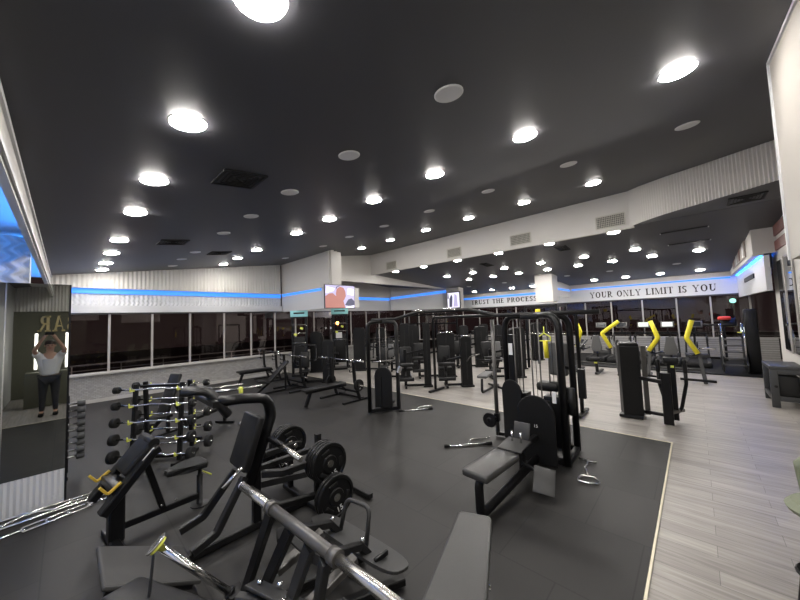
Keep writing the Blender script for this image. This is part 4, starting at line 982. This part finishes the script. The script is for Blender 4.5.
MB().cyl(L(4.98, 5.66, 1.2), L(5.5, 5.4, 1.2), .018, seg=10).done('cross_tube', 'chrome', K)
X_ = root('crossover_beam', 'long black overhead pull-up beam joining the cable column and the cable tower', 'gym machine', (5.25, 3.7, 2.1))
L = local(5.25, 3.7, 2.1)
MB().tube([L(5.25, 5.9, 2.2), L(5.25, 5.1, 2.2), L(5.25, 4.4, 2.33), L(5.25, 3.15, 2.33), L(5.25, 2.6, 2.2), L(5.25, 1.0, 2.2)], .035, R=.05).done('beam', 'black2', X_)
for y in (4.2, 3.4): MB().tube([L(5.25, y, 2.33), L(5.0, y, 2.36), L(4.95, y+.12, 2.36)], .018, R=.03).done('pull_up_grip', 'chrome', X_)
X2 = root('crossover_beam', 'second black overhead beam just behind the cable tower top', 'gym machine', (7.6, 3.6, 0)); L = local(7.6, 3.6)
MB().tube([L(7.6, 5.8, .03), L(7.6, 5.8, 2.2), L(7.6, 1.9, 2.2), L(7.6, 1.9, .03)], .04, R=.1).done('portal_frame', 'black', X2)
for y in (5.8, 1.9): MB().beam([L(7.3, y, .04), L(8.0, y, .04)], .08, .06).done('foot', 'black', X2)

# ---- generic selectorised machine with a shrouded weight tower
def make_selector(label, x, y, rz, h=1.7, tw=.42, td=.2, kind='seat', name='weight_machine', padm='pad', capm='black2', group=None, side=.75):
    """tower at the origin, broad face towards local -X; user side towards +Y"""
    o = root(name, label, 'gym machine', (x, y, 0), rz, group)
    n = 6; prof = [(-tw/2, .05), (-tw/2, h-.05)]+[(-tw/2*math.cos(PI*k/n), h-.05+.05*math.sin(PI*k/n)) for k in range(1, n)]+[(tw/2, h-.05), (tw/2, .05)]
    MB().prism(prof, 'x', -td/2, td/2, .012).done('weight_tower', 'shroud', o)
    MB().box((0, 0, h+.01), (td*.9, tw*.8, .03), .012).done('top_cap', capm, o)
    MB().box((-td/2-.004, 0, h*.52), (.008, .035, h*.74)).done('stack_slot', 'vent', o)
    MB().box((0, 0, .03), (td+.1, tw+.08, .05), .01).done('foot', 'black', o)
    MB().beam([(0, tw/2, .06), (0, tw/2+side, .06)], .07).done('base_rail', 'black', o)
    sy = tw/2+side
    MB().beam([(-.3, sy, .04), (.35, sy, .04)], .07, .06).done('cross_foot', 'black', o)
    MB().beam([(0, tw/2, h*.58), (0, sy, h*.52)], .07).done('upper_rail', 'black', o)
    MB().beam([(0, sy, .05), (0, sy, h*.6)], .09).done('post', 'black', o)
    if kind == 'seat':
        MB().box((-.33, sy, .48), (.36, .34, .08), .03).done('seat', padm, o)
        MB().box((-.11, sy, .86), (.09, .30, .58), .035, rot=(0, .12, 0)).done('back_pad', padm, o)
        MB().beam([(-.05, sy, .1), (-.33, sy, .44)], .06).done('seat_post', 'black', o)
        for s_ in (-1, 1):
            a = MB().tube([(.05, sy+s_*.1, 1.35), (.0, sy+s_*.38, 1.35), (-.2, sy+s_*.4, .85), (-.45, sy+s_*.36, .85)], .025, R=.08).done('press_arm', 'black', o)
            MB().cyl((-.42, sy+s_*.36, .85), (-.55, sy+s_*.36, .85), .026, seg=12).done('grip', 'rubber', a)
        MB().beam([(0, sy, h*.6), (.05, sy, 1.4)], .07).done('neck', 'black', o); MB().beam([(.05, sy-.12, 1.35), (.05, sy+.12, 1.35)], .06).done('arm_hub', 'black', o)
    elif kind == 'row':
        MB().box((-.15, sy, .46), (.95, .28, .07), .025).done('bench_pad', padm, o)
        MB().oval([(-.55, sy, .42), (-.6, sy, .05), (.3, sy, .05)], .04, .03, R=.08, up=(0, 1, 0)).done('bench_leg', 'black', o)
        MB().cyl((-.1, sy-.35, .86), (-.1, sy+.3, .86), .03).done('hold_bar', 'black', o); MB().tube([(0, sy, .9), (-.35, sy+.05, .98), (-.6, sy+.2, .9)], .02, R=.05).done('lever', 'bar_grey', o)
    elif kind == 'rolls':
        MB().box((.25, sy-.02, .55), (.4, .42, .09), .03).done('seat', padm, o); MB().box((.45, sy-.02, .95), (.09, .4, .6), .035, rot=(0, .2, 0)).done('back_pad', padm, o)
        for z_ in (.3, .75): MB().cyl((-.3, sy-.26, z_), (-.3, sy+.26, z_), .06, seg=16).done('roll_pad', 'pad', o)
        MB().beam([(0, sy, .65), (-.3, sy, .75)], .05).done('roll_arm', 'black', o); MB().beam([(0, sy, .5), (-.3, sy, .3)], .05).done('roll_arm', 'black', o)
    return o
# right foreground machine on the planks
Rm = root('dip_machine', 'black machine on grey planks with low tower, cross beam and standing lever post', 'gym machine', (8.15, 1.1, 0)); L = local(8.15, 1.1)
n = 6; o = MB().prism([(-.17, .05), (-.17, 1.44), (-.12, 1.50), (.12, 1.50), (.17, 1.44), (.17, .05)], 'y', -.17, .17, .015).done('weight_tower', 'shroud', Rm); o.location = (0, 0, 0); o.rotation_euler = (0, 0, .3)
MB().box((0, 0, 1.51), (.30, .30, .04), .015, rot=(0, 0, .3)).done('top_cap', 'grey', Rm); MB().box((.1, -.25, .75), (.06, .08, 1.4), rot=(0, 0, .3)).done('side_channel', 'bar_grey', Rm)
MB().box((0, 0, .03), (.42, .4, .06), .01).done('foot', 'black', Rm)
px_, py_ = 7.86, .50
MB().beam([L(8.1, 1.0, .82), L(px_, py_, .80)], .07).done('cross_beam', 'black', Rm); MB().beam([L(8.2, 1.0, .12), L(8.1, .5, .12)], .06).done('lower_beam', 'black', Rm)
MB().beam([L(px_, py_, .02), L(px_, py_, .98)], .15, .11).done('front_post', 'black', Rm)
MB().beam([L(8.15, .42, .05), L(8.15, .42, 1.22)], .12, .10).done('rear_post', 'black', Rm)
MB().box(L(8.15, .42, 1.18), (.12, .24, .14), .03).done('head_block', 'pad', Rm); MB().box(L(8.08, .40, 1.08), (.02, .05, .04)).done('lime_mark', 'lime', Rm)
for s_, x, y in ((-1, 8.1, .62), (1, 8.2, .22)):
    a = MB().tube([L(x, y, 1.05), L(x, y, .75), L(x, (y+.42)/2, .25), L(8.15, .42, .15)], .03, R=.25).done('lever_arm', 'black', Rm)
    MB().box(L(x, y, 1.08), (.1, .07, .26), .03).done('arm_pad', 'pad', Rm)
MB().cyl(L(8.35, .9, .84), L(8.2, .6, .84), .02).done('handle', 'rubber', Rm); MB().cyl(L(8.2, .3, .84), L(8.15, -.2, .84), .024).done('handle', 'rubber', Rm)
MB().beam([L(7.9, .5, .22), L(8.3, .3, .22)], .06).done('foot_bar', 'bar_grey', Rm)

# towers and machines in the middle distance
make_selector('tall black weight tower machine left of the white doorway gap, behind the cable column', 8.75, 8.05, .75, 2.0, .36, .22, side=.6)
make_selector('slim tall black weight tower with a small foot, right of the cable column', 8.0, 6.4, .75, 2.02, .22, .16, side=.6, kind='rolls')
make_selector('broad black weight tower with silver domed top behind the overhead beam', 9.7, 6.85, .75, 1.62, .62, .3, capm='chrome', side=.7, kind='rolls')
make_selector('black weight tower with silver top beside the low rowing bench', 8.75, 5.42, .75, 1.56, .32, .28, capm='chrome', side=.5, kind='rolls')
make_selector('dark weight tower with twin slots behind the rowing bench', 12.4, 6.9, .75, 1.72, .5, .3, side=.8)
# rowing bench on the planks
o = root('rowing_machine', 'low rowing machine with grey pad on the planks left of the cable tower', 'gym machine', (8.6, 4.55, 0), .25)
MB().box((-.1, .1, .47), (.85, .28, .08), .025).done('bench_pad', 'pad_grey', o)
MB().oval([(-.5, .1, .42), (-.55, .1, .05), (.6, -.1, .05)], .035, .035, R=.08).done('bench_leg', 'black', o); MB().beam([(.45, -.05, .05), (.45, -.05, 1.0)], .09).done('post', 'black', o)
MB().cyl((.2, .45, .85), (.2, -.35, .85), .03).done('hold_bar', 'black', o); MB().beam([(.45, -.05, .9), (.2, -.05, .87)], .05).done('bar_arm', 'black', o); MB().tube([(.3, .35, 1.02), (.1, .6, .95), (.1, .7, .8)], .016, R=.04).done('handle', 'bar_grey', o)
MB().beam([(.2, -.3, .04), (.7, .2, .04)], .06).done('cross_foot', 'black', o)
# machines with cyan boards near the back windows
def make_board_machine(label, x, y, w, ztop):
    o = root('cable_trainer', label, 'gym machine', (x, y, 0), .9)
    for s_ in (-1, 1): MB().beam([(0, s_*w/2, .02), (0, s_*w/2, ztop-.25)], .1).done('column', 'black', o)
    MB().beam([(0, -w/2, ztop-.28), (0, w/2, ztop-.28)], .08).done('top_beam', 'black', o)
    MB().box((-.07, 0, ztop-.13), (.03, w+.16, .26), .006).done('cyan_board', 'cyan', o); MB().box((-.088, 0, ztop-.11), (.004, w*.8, .06)).done('board_lettering', 'letter', o)
    MB().box((-.02, 0, .95), (.12, w*.8, 1.3), .01).done('weight_cover', 'shroud', o); MB().beam([(-.35, 0, .04), (.35, 0, .04)], w, .06).done('base', 'black', o)
    for k, (yy, zz) in enumerate(((-.1, 1.95), (.15, 1.7))): MB().box((-.1, yy, zz), (.03, .12, .09), .01, rot=(.4, 0, 0)).done('lime_handle', 'lime', o)
    for zz in (1.35, 1.75, 2.1): MB().cyl((-.09, -w/2, zz), (-.09, w/2, zz), .014, seg=8).done('rung', 'chrome', o)
    return o
make_board_machine('black cable trainer topped by a cyan board, left one near the windows', 6.75, 12.2, .55, 2.7)
o = make_board_machine('black cable trainer topped by a cyan board, under the large television', 8.75, 12.1, .62, 2.78)
MB().box((-.1, .05, 1.55), (.01, .28, .26)).done('paper_sheet', 'paper', o)
make_selector('grey-black tower machine between the two cyan board trainers', 7.6, 12.3, .75+PI, 1.75, .5, .2, side=.4, kind='rolls')
make_selector('rounded black tower machine right of the television trainer', 8.9, 10.9, .7+PI, 1.85, .5, .25, side=.6)
make_selector('black seated machine in front of the trainers beside the incline bench', 6.6, 9.9, .9, 1.5, .4, .2, side=.6)
stations = [(10.2, 8.9, .75, 1.9, 'black seated machine behind the bench press, nearer the white column'), (11.3, 10.2, .75, 1.7, 'black seated machine far back under the small television'),
            (11.4, 12.2, .75, 1.75, 'black machine by the windows under the short blue strip'), (14.4, 9.0, .75, 1.7, 'black machine far back under the word TRUST'),
            (14.6, 7.2, .75, 1.7, 'black machine far back under the word THE'), (10.9, 4.7, .75, 1.7, 'black seated machine seen through the cable tower'),
            (12.6, 5.3, .75, 1.65, 'black machine behind the cable tower under the word PROCESS'), (15.4, 5.6, .75, 1.75, 'black machine below the hanging white pillar box'),
            (16.2, 8.8, .75, 1.7, 'black machine close to the far windows under the words')]
for k, (x, y, rz, h, lb) in enumerate(stations): make_selector(lb, x, y, rz, h, .46, .24, kind=('seat', 'rolls')[k % 2], side=.7, padm='pad_grey' if k % 3 == 0 else 'pad')

# second portal rig over the middle machines and a power rack
o = root('power_rack', 'tall black open rack with upright posts behind the cable tower', 'rack', (13.75, 4.55, 0), 0)
for x, y in ((-.6, -.6), (.6, -.6), (-.6, .6), (.6, .6)): MB().beam([(x, y, 0), (x, y, 2.55)], .09).done('post', 'black', o)
for z_ in (2.5,):
    MB().beam([(-.6, -.6, z_), (.6, -.6, z_)], .08).done('top_rail', 'black', o); MB().beam([(-.6, .6, z_), (.6, .6, z_)], .08).done('top_rail', 'black', o); MB().beam([(-.6, -.6, z_), (-.6, .6, z_)], .08).done('cross_rail', 'black', o); MB().beam([(.6, -.6, z_), (.6, .6, z_)], .08).done('cross_rail', 'black', o)
MB().box((-.66, .1, 2.28), (.05, .2, .22), .03).done('yellow_pad', 'yellow', o)
MB().cyl((-.62, -1.0, 1.4), (-.62, 1.0, 1.4), .02).done('safety_bar', 'chrome', o)
o = root('storage_rig', 'long rig of black uprights and rails below the word TRUST', 'rack', (12.6, 10.0, 0), 0)
for k in range(7): MB().beam([(0, -1.8+k*.6, 0), (0, -1.8+k*.6, 2.35)], .07).done('post', 'bar_grey' if k % 2 else 'black', o)
for z_ in (1.9, 2.35): MB().beam([(0, -1.8, z_), (0, 1.8, z_)], .07).done('rail', 'black', o)

# ---- machines with yellow lever arms
def make_yellow(label, x, y, arms, seat_y, rz=0):
    o = root('lever_machine', label, 'gym machine', (x, y, 0), rz)
    # arms: list of three (y, z) points in local coordinates, each a bent padded bar
    for pts in arms:
        a = MB().tube([(-.12, p[0], p[1]) for p in pts], .062, R=.07, seg=14).done('yellow_arm', 'yellow', o)
        q = pts[-1]; MB().tube([(-.12, q[0], q[1]), (.1, q[0]*.75, q[1]-.1), (.35, q[0]*.5, q[1]-.05)], .03, R=.05).done('arm_link', 'black', a)
    for s_ in (-1, 1):
        MB().beam([(-.25, s_*.66, .04), (.05, s_*.56, .9), (.35, s_*.40, 1.15)], .07, .09, R=.1, up=(0, 1, 0)).done('side_frame', 'grey', o)
        MB().beam([(-.35, s_*.66, .04), (.75, s_*.66, .04)], .09, .07).done('foot_rail', 'grey', o)
        MB().cyl((.4, s_*.45, .95), (.4, s_*.95, .95), .025).done('weight_horn', 'steel', o)
        MB().lathe((.4, s_*.52, .95), (0, s_, 0), [(.03, 0), (.2, 0), (.22, .01), (.22, .05), (.1, .06), (.03, .06)], 24).done('loaded_plate', 'plate', o)
    MB().beam([(.3, -.66, .3), (.3, .66, .3)], .07).done('cross_rail', 'grey', o)
    bp_ = MB().prism([(-.13, .0), (-.17, .14), (-.11, .42), (-.10, .56), (.10, .56), (.11, .42), (.17, .14), (.13, .0)], 'x', -.045, .045, .02).done('back_pad', 'pad_grey', o)
    bp_.location = (-.15, seat_y, .78)
    MB().box((-.42, seat_y, .56), (.42, .32, .09), .03).done('seat', 'pad', o)
    MB().beam([(-.3, seat_y, .04), (-.36, seat_y, .52)], .09).done('seat_post', 'black', o); MB().beam([(-.5, seat_y, .05), (.5, seat_y, .05)], .09, .07).done('base_rail', 'grey', o)
    MB().box((-.47, seat_y, .42), (.03, .1, .05), .005).done('lime_lever', 'lime', o)
    MB().beam([(-.1, seat_y, .5), (.0, seat_y, 1.38)], .06).done('back_post', 'black', o)
    return o
make_yellow('lever machine with bent yellow arms and grey pad, left one beside the cable tower', 13.2, 2.68, [[(.60, 1.84), (.47, 1.48), (.62, .92)], [(-.72, 1.84), (-.20, 1.42), (-.45, .92)]], -.02)
make_yellow('lever machine with bent yellow arms and grey pad, right one behind the dip machine', 13.0, .58, [[(.50, 1.84), (.34, 1.3), (.60, .88)], [(-.48, 1.84), (-.33, 1.3), (-.55, .84)]], .05)

# ---- treadmills along the far windows
def make_treadmill(label, x, y):
    o = root('treadmill', label, 'treadmill', (x, y, .03), 0, 'treadmills facing the far windows')
    MB().box((0, 0, .10), (1.75, .74, .15), .02).done('deck', 'black2', o); MB().box((-.08, 0, .182), (1.5, .5, .012)).done('belt', 'rubber', o)
    for s_ in (-1, 1): MB().box((-.05, s_*.31, .19), (1.6, .09, .03), .01).done('side_step', 'grey', o)
    MB().box((.72, 0, .25), (.36, .66, .24), .05).done('motor_cover', 'grey', o)
    for s_ in (-1, 1):
        MB().beam([(.62, s_*.33, .2), (.78, s_*.30, 1.15)], .06).done('upright', 'black', o)
        MB().tube([(.76, s_*.32, 1.05), (.25, s_*.32, .98), (.2, s_*.32, .9)], .022, R=.05).done('handrail', 'rubber', o)
    MB().beam([(.78, -.32, 1.15), (.78, .32, 1.15)], .07).done('dash', 'black', o)
    MB().beam([(.78, 0, 1.15), (.80, 0, 1.42)], .05).done('neck', 'black', o)
    MB().box((.78, 0, 1.52), (.05, .44, .26), .015, rot=(0, .25, 0)).done('console', 'bar_grey', o)
    MB().box((.75, 0, 1.53), (.008, .34, .18), rot=(0, .25, 0)).done('screen', 'screen' if label.endswith('lit') else 'screen_d', o)
    return o
for k, (y, lb) in enumerate(((3.3, 'treadmill far left of the row, partly hidden by the yellow machine'), (2.5, 'treadmill behind the left yellow lever machine'), (1.7, 'treadmill whose pale console shows between the yellow machines, lit'),
                             (.9, 'treadmill whose white console shows above the right grey pad, lit'), (.05, 'treadmill right of the right yellow machine'))):
    make_treadmill(lb, 16.6, y)
o = MB().box((16.8, 1.5, .015), (4.4, 6.7, .03), .008).done('rubber_platform', 'rubber'); tag(o, 'low black rubber platform under the treadmills', 'platform')
# low partition / bench against the far wall
for k, (y, lb) in enumerate(((-.75, 'dark exercise bike left of the tall black tower'),)):
    pass
# ---- tall tower and stepper at right
T = root('stair_climber', 'tall black stair climber with red console pad at the right of the far row', 'gym machine', (15.15, -.88, .03), 0)
MB().box((.25, -.42, 1.05), (.5, .28, 2.05), .03).done('tower', 'shroud', T)
for k in range(5): MB().box((-.1+k*.14, .05, .25+k*.2), (.2, .5, .04), .008).done('step', 'bar_grey', T)
MB().prism([(-.35, .05), (.6, .05), (.75, 1.1), (.5, 1.2), (-.4, .3)], 'y', .29, .34, .01).done('side_cover', 'black2', T); MB().prism([(-.35, .05), (.6, .05), (.75, 1.1), (.5, 1.2), (-.4, .3)], 'y', -.25, -.20, .01).done('side_cover', 'black2', T)
for s_ in (.3, -.2): MB().tube([(-.3, s_, .3), (-.35, s_, 1.2), (.2, s_, 1.6), (.6, s_, 1.5)], .025, R=.12).done('handrail', 'chrome', T)
MB().box((-.1, .1, 1.66), (.1, .36, .28), .03, rot=(0, .4, 0)).done('console', 'black', T); MB().box((-.2, .2, 1.80), (.14, .32, .12), .05, rot=(0, .3, .2)).done('red_pad', 'red', T)
o = root('exercise_bike', 'exercise bike with lime trim between the tall tower and the mirrored pillar', 'exercise bike', (16.9, -1.35, .03), .1)
MB().beam([(-.5, 0, .05), (.5, 0, .05)], .1, .07).done('base', 'black', o); MB().beam([(-.2, 0, .08), (-.3, 0, .85)], .07).done('seat_post', 'black', o); MB().box((-.32, 0, .9), (.28, .2, .07), .03).done('saddle', 'pad', o)
MB().lathe((.15, .04, .45), (0, -1, 0), [(.02, 0), (.24, 0), (.26, .01), (.26, .07), (.02, .08)], 24).done('flywheel_cover', 'grey', o); MB().beam([(.3, 0, .1), (.42, 0, 1.15)], .06).done('front_post', 'white', o)
MB().tube([(.42, -.22, 1.2), (.42, .22, 1.2)], .02).done('handlebar', 'lime', o); MB().box((.45, 0, 1.3), (.04, .24, .18), .01).done('console', 'screen', o)
o = root('equipment_frame', 'dark open square frame standing by the far windows left of the tall tower', 'rack', (18.3, -.35, .03), 0)
for y in (-.45, .45): MB().beam([(0, y, .0), (0, y, 1.5)], .08).done('post', 'black', o)
for z_ in (.1, 1.45): MB().beam([(0, -.45, z_), (0, .45, z_)], .08).done('rail', 'black', o)

# ---- grey box unit at right
o = root('storage_box', 'dark grey open-fronted box unit against the right mirrored wall', 'storage box', (11.0, -1.33, 0), 0)
w, d, h = 1.0, .50, .88
mb = MB(); mb.box((0, 0, h-.035), (w, d, .07), .008).done('top', 'box', o)
for x_ in (-w/2+.03, w/2-.03):
    for y_, ww in ((d/2-.06, .12), (-d/2+.04, .08)): MB().box((x_, y_, h/2-.04), (.06, ww, h-.08), .006).done('leg', 'box', o)
    MB().box((x_, 0, .19), (.05, d-.1, .10), .006).done('rail', 'box', o); MB().box((x_, 0, h-.12), (.05, d-.1, .10), .006).done('rail', 'box', o)
MB().box((0, d/2-.03, .19), (w-.1, .05, .08), .006).done('rail', 'box', o)
MB().box((0, -.02, .45), (w-.16, .30, .44), .02).done('dark_opening', 'vent', o)  # black block added to stand for the dark inside of the opening
MB().sphere((-w/2+.02, .17, .45), .035).done('knob', 'rubber', o)

# ---- bar chairs cut by the right edge
def make_chair(label, x, y, rz):
    o = root('bar_chair', label, 'chair', (x, y, 0), rz, 'olive bar chairs')
    mb = MB(); g = []
    for i in range(13):
        a = -1.25+2.5*i/12; col = []
        for j in range(7):
            zz = .72+.40*j/6*(1-.35*(abs(a)/1.25)**2); r = .22+.035*j/6; col.append(mb.bm.verts.new((-r*math.cos(a), r*math.sin(a), zz)))
        g.append(col)
    for i in range(12):
        for j in range(6): mb._quad((g[i][j], g[i+1][j], g[i+1][j+1], g[i][j+1]), True)
    s_ = mb.done('back_shell', 'olive', o); md = s_.modifiers.new('thickness', 'SOLIDIFY'); md.thickness = .025
    MB().lathe((0, 0, .68), (0, 0, 1), [(.12, 0), (.22, .02), (.235, .05), (.2, .09), (.05, .1)], 24).done('seat', 'olive', o)
    for k in range(4):
        a = PI/4+k*PI/2; MB().cyl((.13*math.cos(a), .13*math.sin(a), .69), (.22*math.cos(a), .22*math.sin(a), 0), .014, .011, seg=10).done('leg', 'black', o)
    MB().lathe((0, 0, .25), (0, 0, 1), [(.205, 0), (.215, .01), (.205, .02), (.195, .01)], 24).done('foot_ring', 'black', o)
    return o
make_chair('olive green bar chair at the right edge, farther from the camera', 3.70, -.62, 2.5)
make_chair('olive green bar chair at the right edge, nearer the camera', 2.95, -.60, 2.5)

# ---- person behind the camera, seen in the mirror panel, holding up a phone
def person(x, y, rz):
    o = root('person', 'person in white t-shirt holding up a phone, seen only reflected in the mirror panel', 'person', (x, y, 0), rz)
    me = bpy.data.meshes.new('body'); bm = bmesh.new()
    # joints: position, radius (faces +Y)
    J_ = dict(pel=((0, 0, 1.0), .135), ch=((0, 0, 1.25), .14), ches=((0, 0, 1.45), .155), neck=((0, .01, 1.60), .058), head0=((0, .03, 1.68), .075), head=((0, .04, 1.78), .095), top=((0, .03, 1.86), .075),
              shl=((-.19, 0, 1.50), .065), ell=((-.27, .18, 1.66), .046), wrl=((-.13, .30, 1.95), .032), hal=((-.09, .31, 2.03), .036), shr=((.19, 0, 1.50), .065), elr=((.27, .18, 1.66), .046), wrr=((.11, .30, 1.95), .032), har=((.07, .31, 2.03), .036),
              hil=((-.1, 0, .93), .10), knl=((-.11, .02, .52), .062), anl=((-.12, -.02, .09), .042), tol=((-.13, .15, .035), .035), hir=((.1, 0, .93), .10), knr=((.11, .02, .52), .062), anr=((.12, -.02, .09), .042), tor=((.13, .15, .035), .035))
    E2 = [('pel', 'ch'), ('ch', 'ches'), ('ches', 'neck'), ('neck', 'head0'), ('head0', 'head'), ('head', 'top'), ('ches', 'shl'), ('shl', 'ell'), ('ell', 'wrl'), ('wrl', 'hal'), ('ches', 'shr'), ('shr', 'elr'), ('elr', 'wrr'), ('wrr', 'har'), ('pel', 'hil'), ('hil', 'knl'), ('knl', 'anl'), ('anl', 'tol'), ('pel', 'hir'), ('hir', 'knr'), ('knr', 'anr'), ('anr', 'tor')]
    def skin(name, keys, edges, extra, mat, rscale=1, rootkey=None):
        me = bpy.data.meshes.new(name); vs = {k: i for i, k in enumerate(keys)}
        me.from_pydata([J_[k][0] if k in J_ else extra[k][0] for k in keys], [(vs[a], vs[b]) for a, b in edges], []); ob = bpy.data.objects.new(name, me); COL.objects.link(ob); ob.parent = o
        md = ob.modifiers.new('skin', 'SKIN'); md.use_smooth_shade = True
        for k in keys:
            r = (J_[k][1] if k in J_ else extra[k][1])*rscale; me.skin_vertices[0].data[vs[k]].radius = (r, r)
        if rootkey: me.skin_vertices[0].data[vs[rootkey]].use_root = True
        s2 = ob.modifiers.new('sub', 'SUBSURF'); s2.levels = 2; s2.render_levels = 2; me.materials.append(M[mat]); return ob
    ex = {}
    for s_, hk, hx in ((-1, 'hal', -.09), (1, 'har', .07)):
        for f in range(4):
            a_, b_ = '%s%d' % (hk, f), '%s%dt' % (hk, f); ex[a_] = ((hx-s_*(.02)+(f-1.5)*.012, .325, 2.055+.004*f), .009); ex[b_] = ((hx-s_*.06+(f-1.5)*.004, .34, 2.045+.018*f), .008)
            E2 += [(hk, a_), (a_, b_)]
        ex[hk+'th'] = ((hx-s_*.035, .29, 2.05), .010); E2.append((hk, hk+'th'))
    skin('body', list(J_)+list(ex), E2, ex, 'skin', 1, 'pel')
    skin('t_shirt', ['pel', 'ch', 'ches', 'nk', 'shl', 'shr', 'el1', 'el2'], [('pel', 'ch'), ('ch', 'ches'), ('ches', 'nk'), ('ches', 'shl'), ('ches', 'shr'), ('shl', 'el1'), ('shr', 'el2')], {'nk': ((0, .005, 1.545), .085), 'el1': ((-.25, .13, 1.61), .062), 'el2': ((.25, .13, 1.61), .062)}, 'shirt', 1.32, 'ch')
    skin('trousers', ['pel', 'hil', 'knl', 'anl', 'hir', 'knr', 'anr'], [('pel', 'hil'), ('hil', 'knl'), ('knl', 'anl'), ('pel', 'hir'), ('hir', 'knr'), ('knr', 'anr')], {}, 'trouser', 1.2, 'pel')
    for s_ in (-1, 1): MB().box((s_*.125, .06, .04), (.10, .28, .085), .035, seg=3).done('shoe', 'rubber', o)
    MB().sphere((0, .0, 1.83), .115, (.9, 1.0, .85), 18).done('hair', 'hair', o)
    for s_ in (-1, 1): MB().sphere((s_*.035, .125, 1.785), .012).done('eye', 'hair', o); MB().sphere((s_*.095, .03, 1.77), .022, (.5, 1, 1.2)).done('ear', 'skin', o)
    MB().sphere((0, .14, 1.755), .016, (.8, 1, 1.3)).done('nose', 'skin', o); MB().sphere((0, .128, 1.715), .022, (1.1, .4, .3)).done('mouth', 'red', o)
    return o
ps = person(-.28, -.42, 0)
ps.scale = (1.03, 1.03, 1.03)
o = root('phone', 'black phone held up in both hands by the person in the mirror', 'phone', (-.29, -.07, 2.15)); MB().box((0, 0, 0), (.16, .009, .075), .006).done('case', 'shroud', o); MB().box((0, -.006, 0), (.15, .002, .068)).done('screen', 'screen_d', o)

# ------------------------------------------------------------------ camera, world, exposure
cam = bpy.data.cameras.new('camera'); co = bpy.data.objects.new('camera', cam); COL.objects.link(co)
cam.sensor_width = 36; cam.lens = 36*313.4996/800; cam.clip_start = .05; cam.clip_end = 200
R = Matrix(((.68517439, -.018581, -.72814202), (-.72746515, -.06751922, -.68281448), (-.03647621, .99754494, -.05977947)))
co.matrix_world = Matrix.Translation((0, 0, 2.2)) @ R.to_4x4()
scene.camera = co
w = bpy.data.worlds.new('night'); scene.world = w; w.use_nodes = True
w.node_tree.nodes['Background'].inputs[0].default_value = (.010, .006, .006, 1); w.node_tree.nodes['Background'].inputs[1].default_value = 1
scene.view_settings.view_transform = 'Standard'; scene.view_settings.look = 'None'
scene.view_settings.gamma = 1; scene.view_settings.use_curve_mapping = False
scene.view_settings.exposure = 1.05
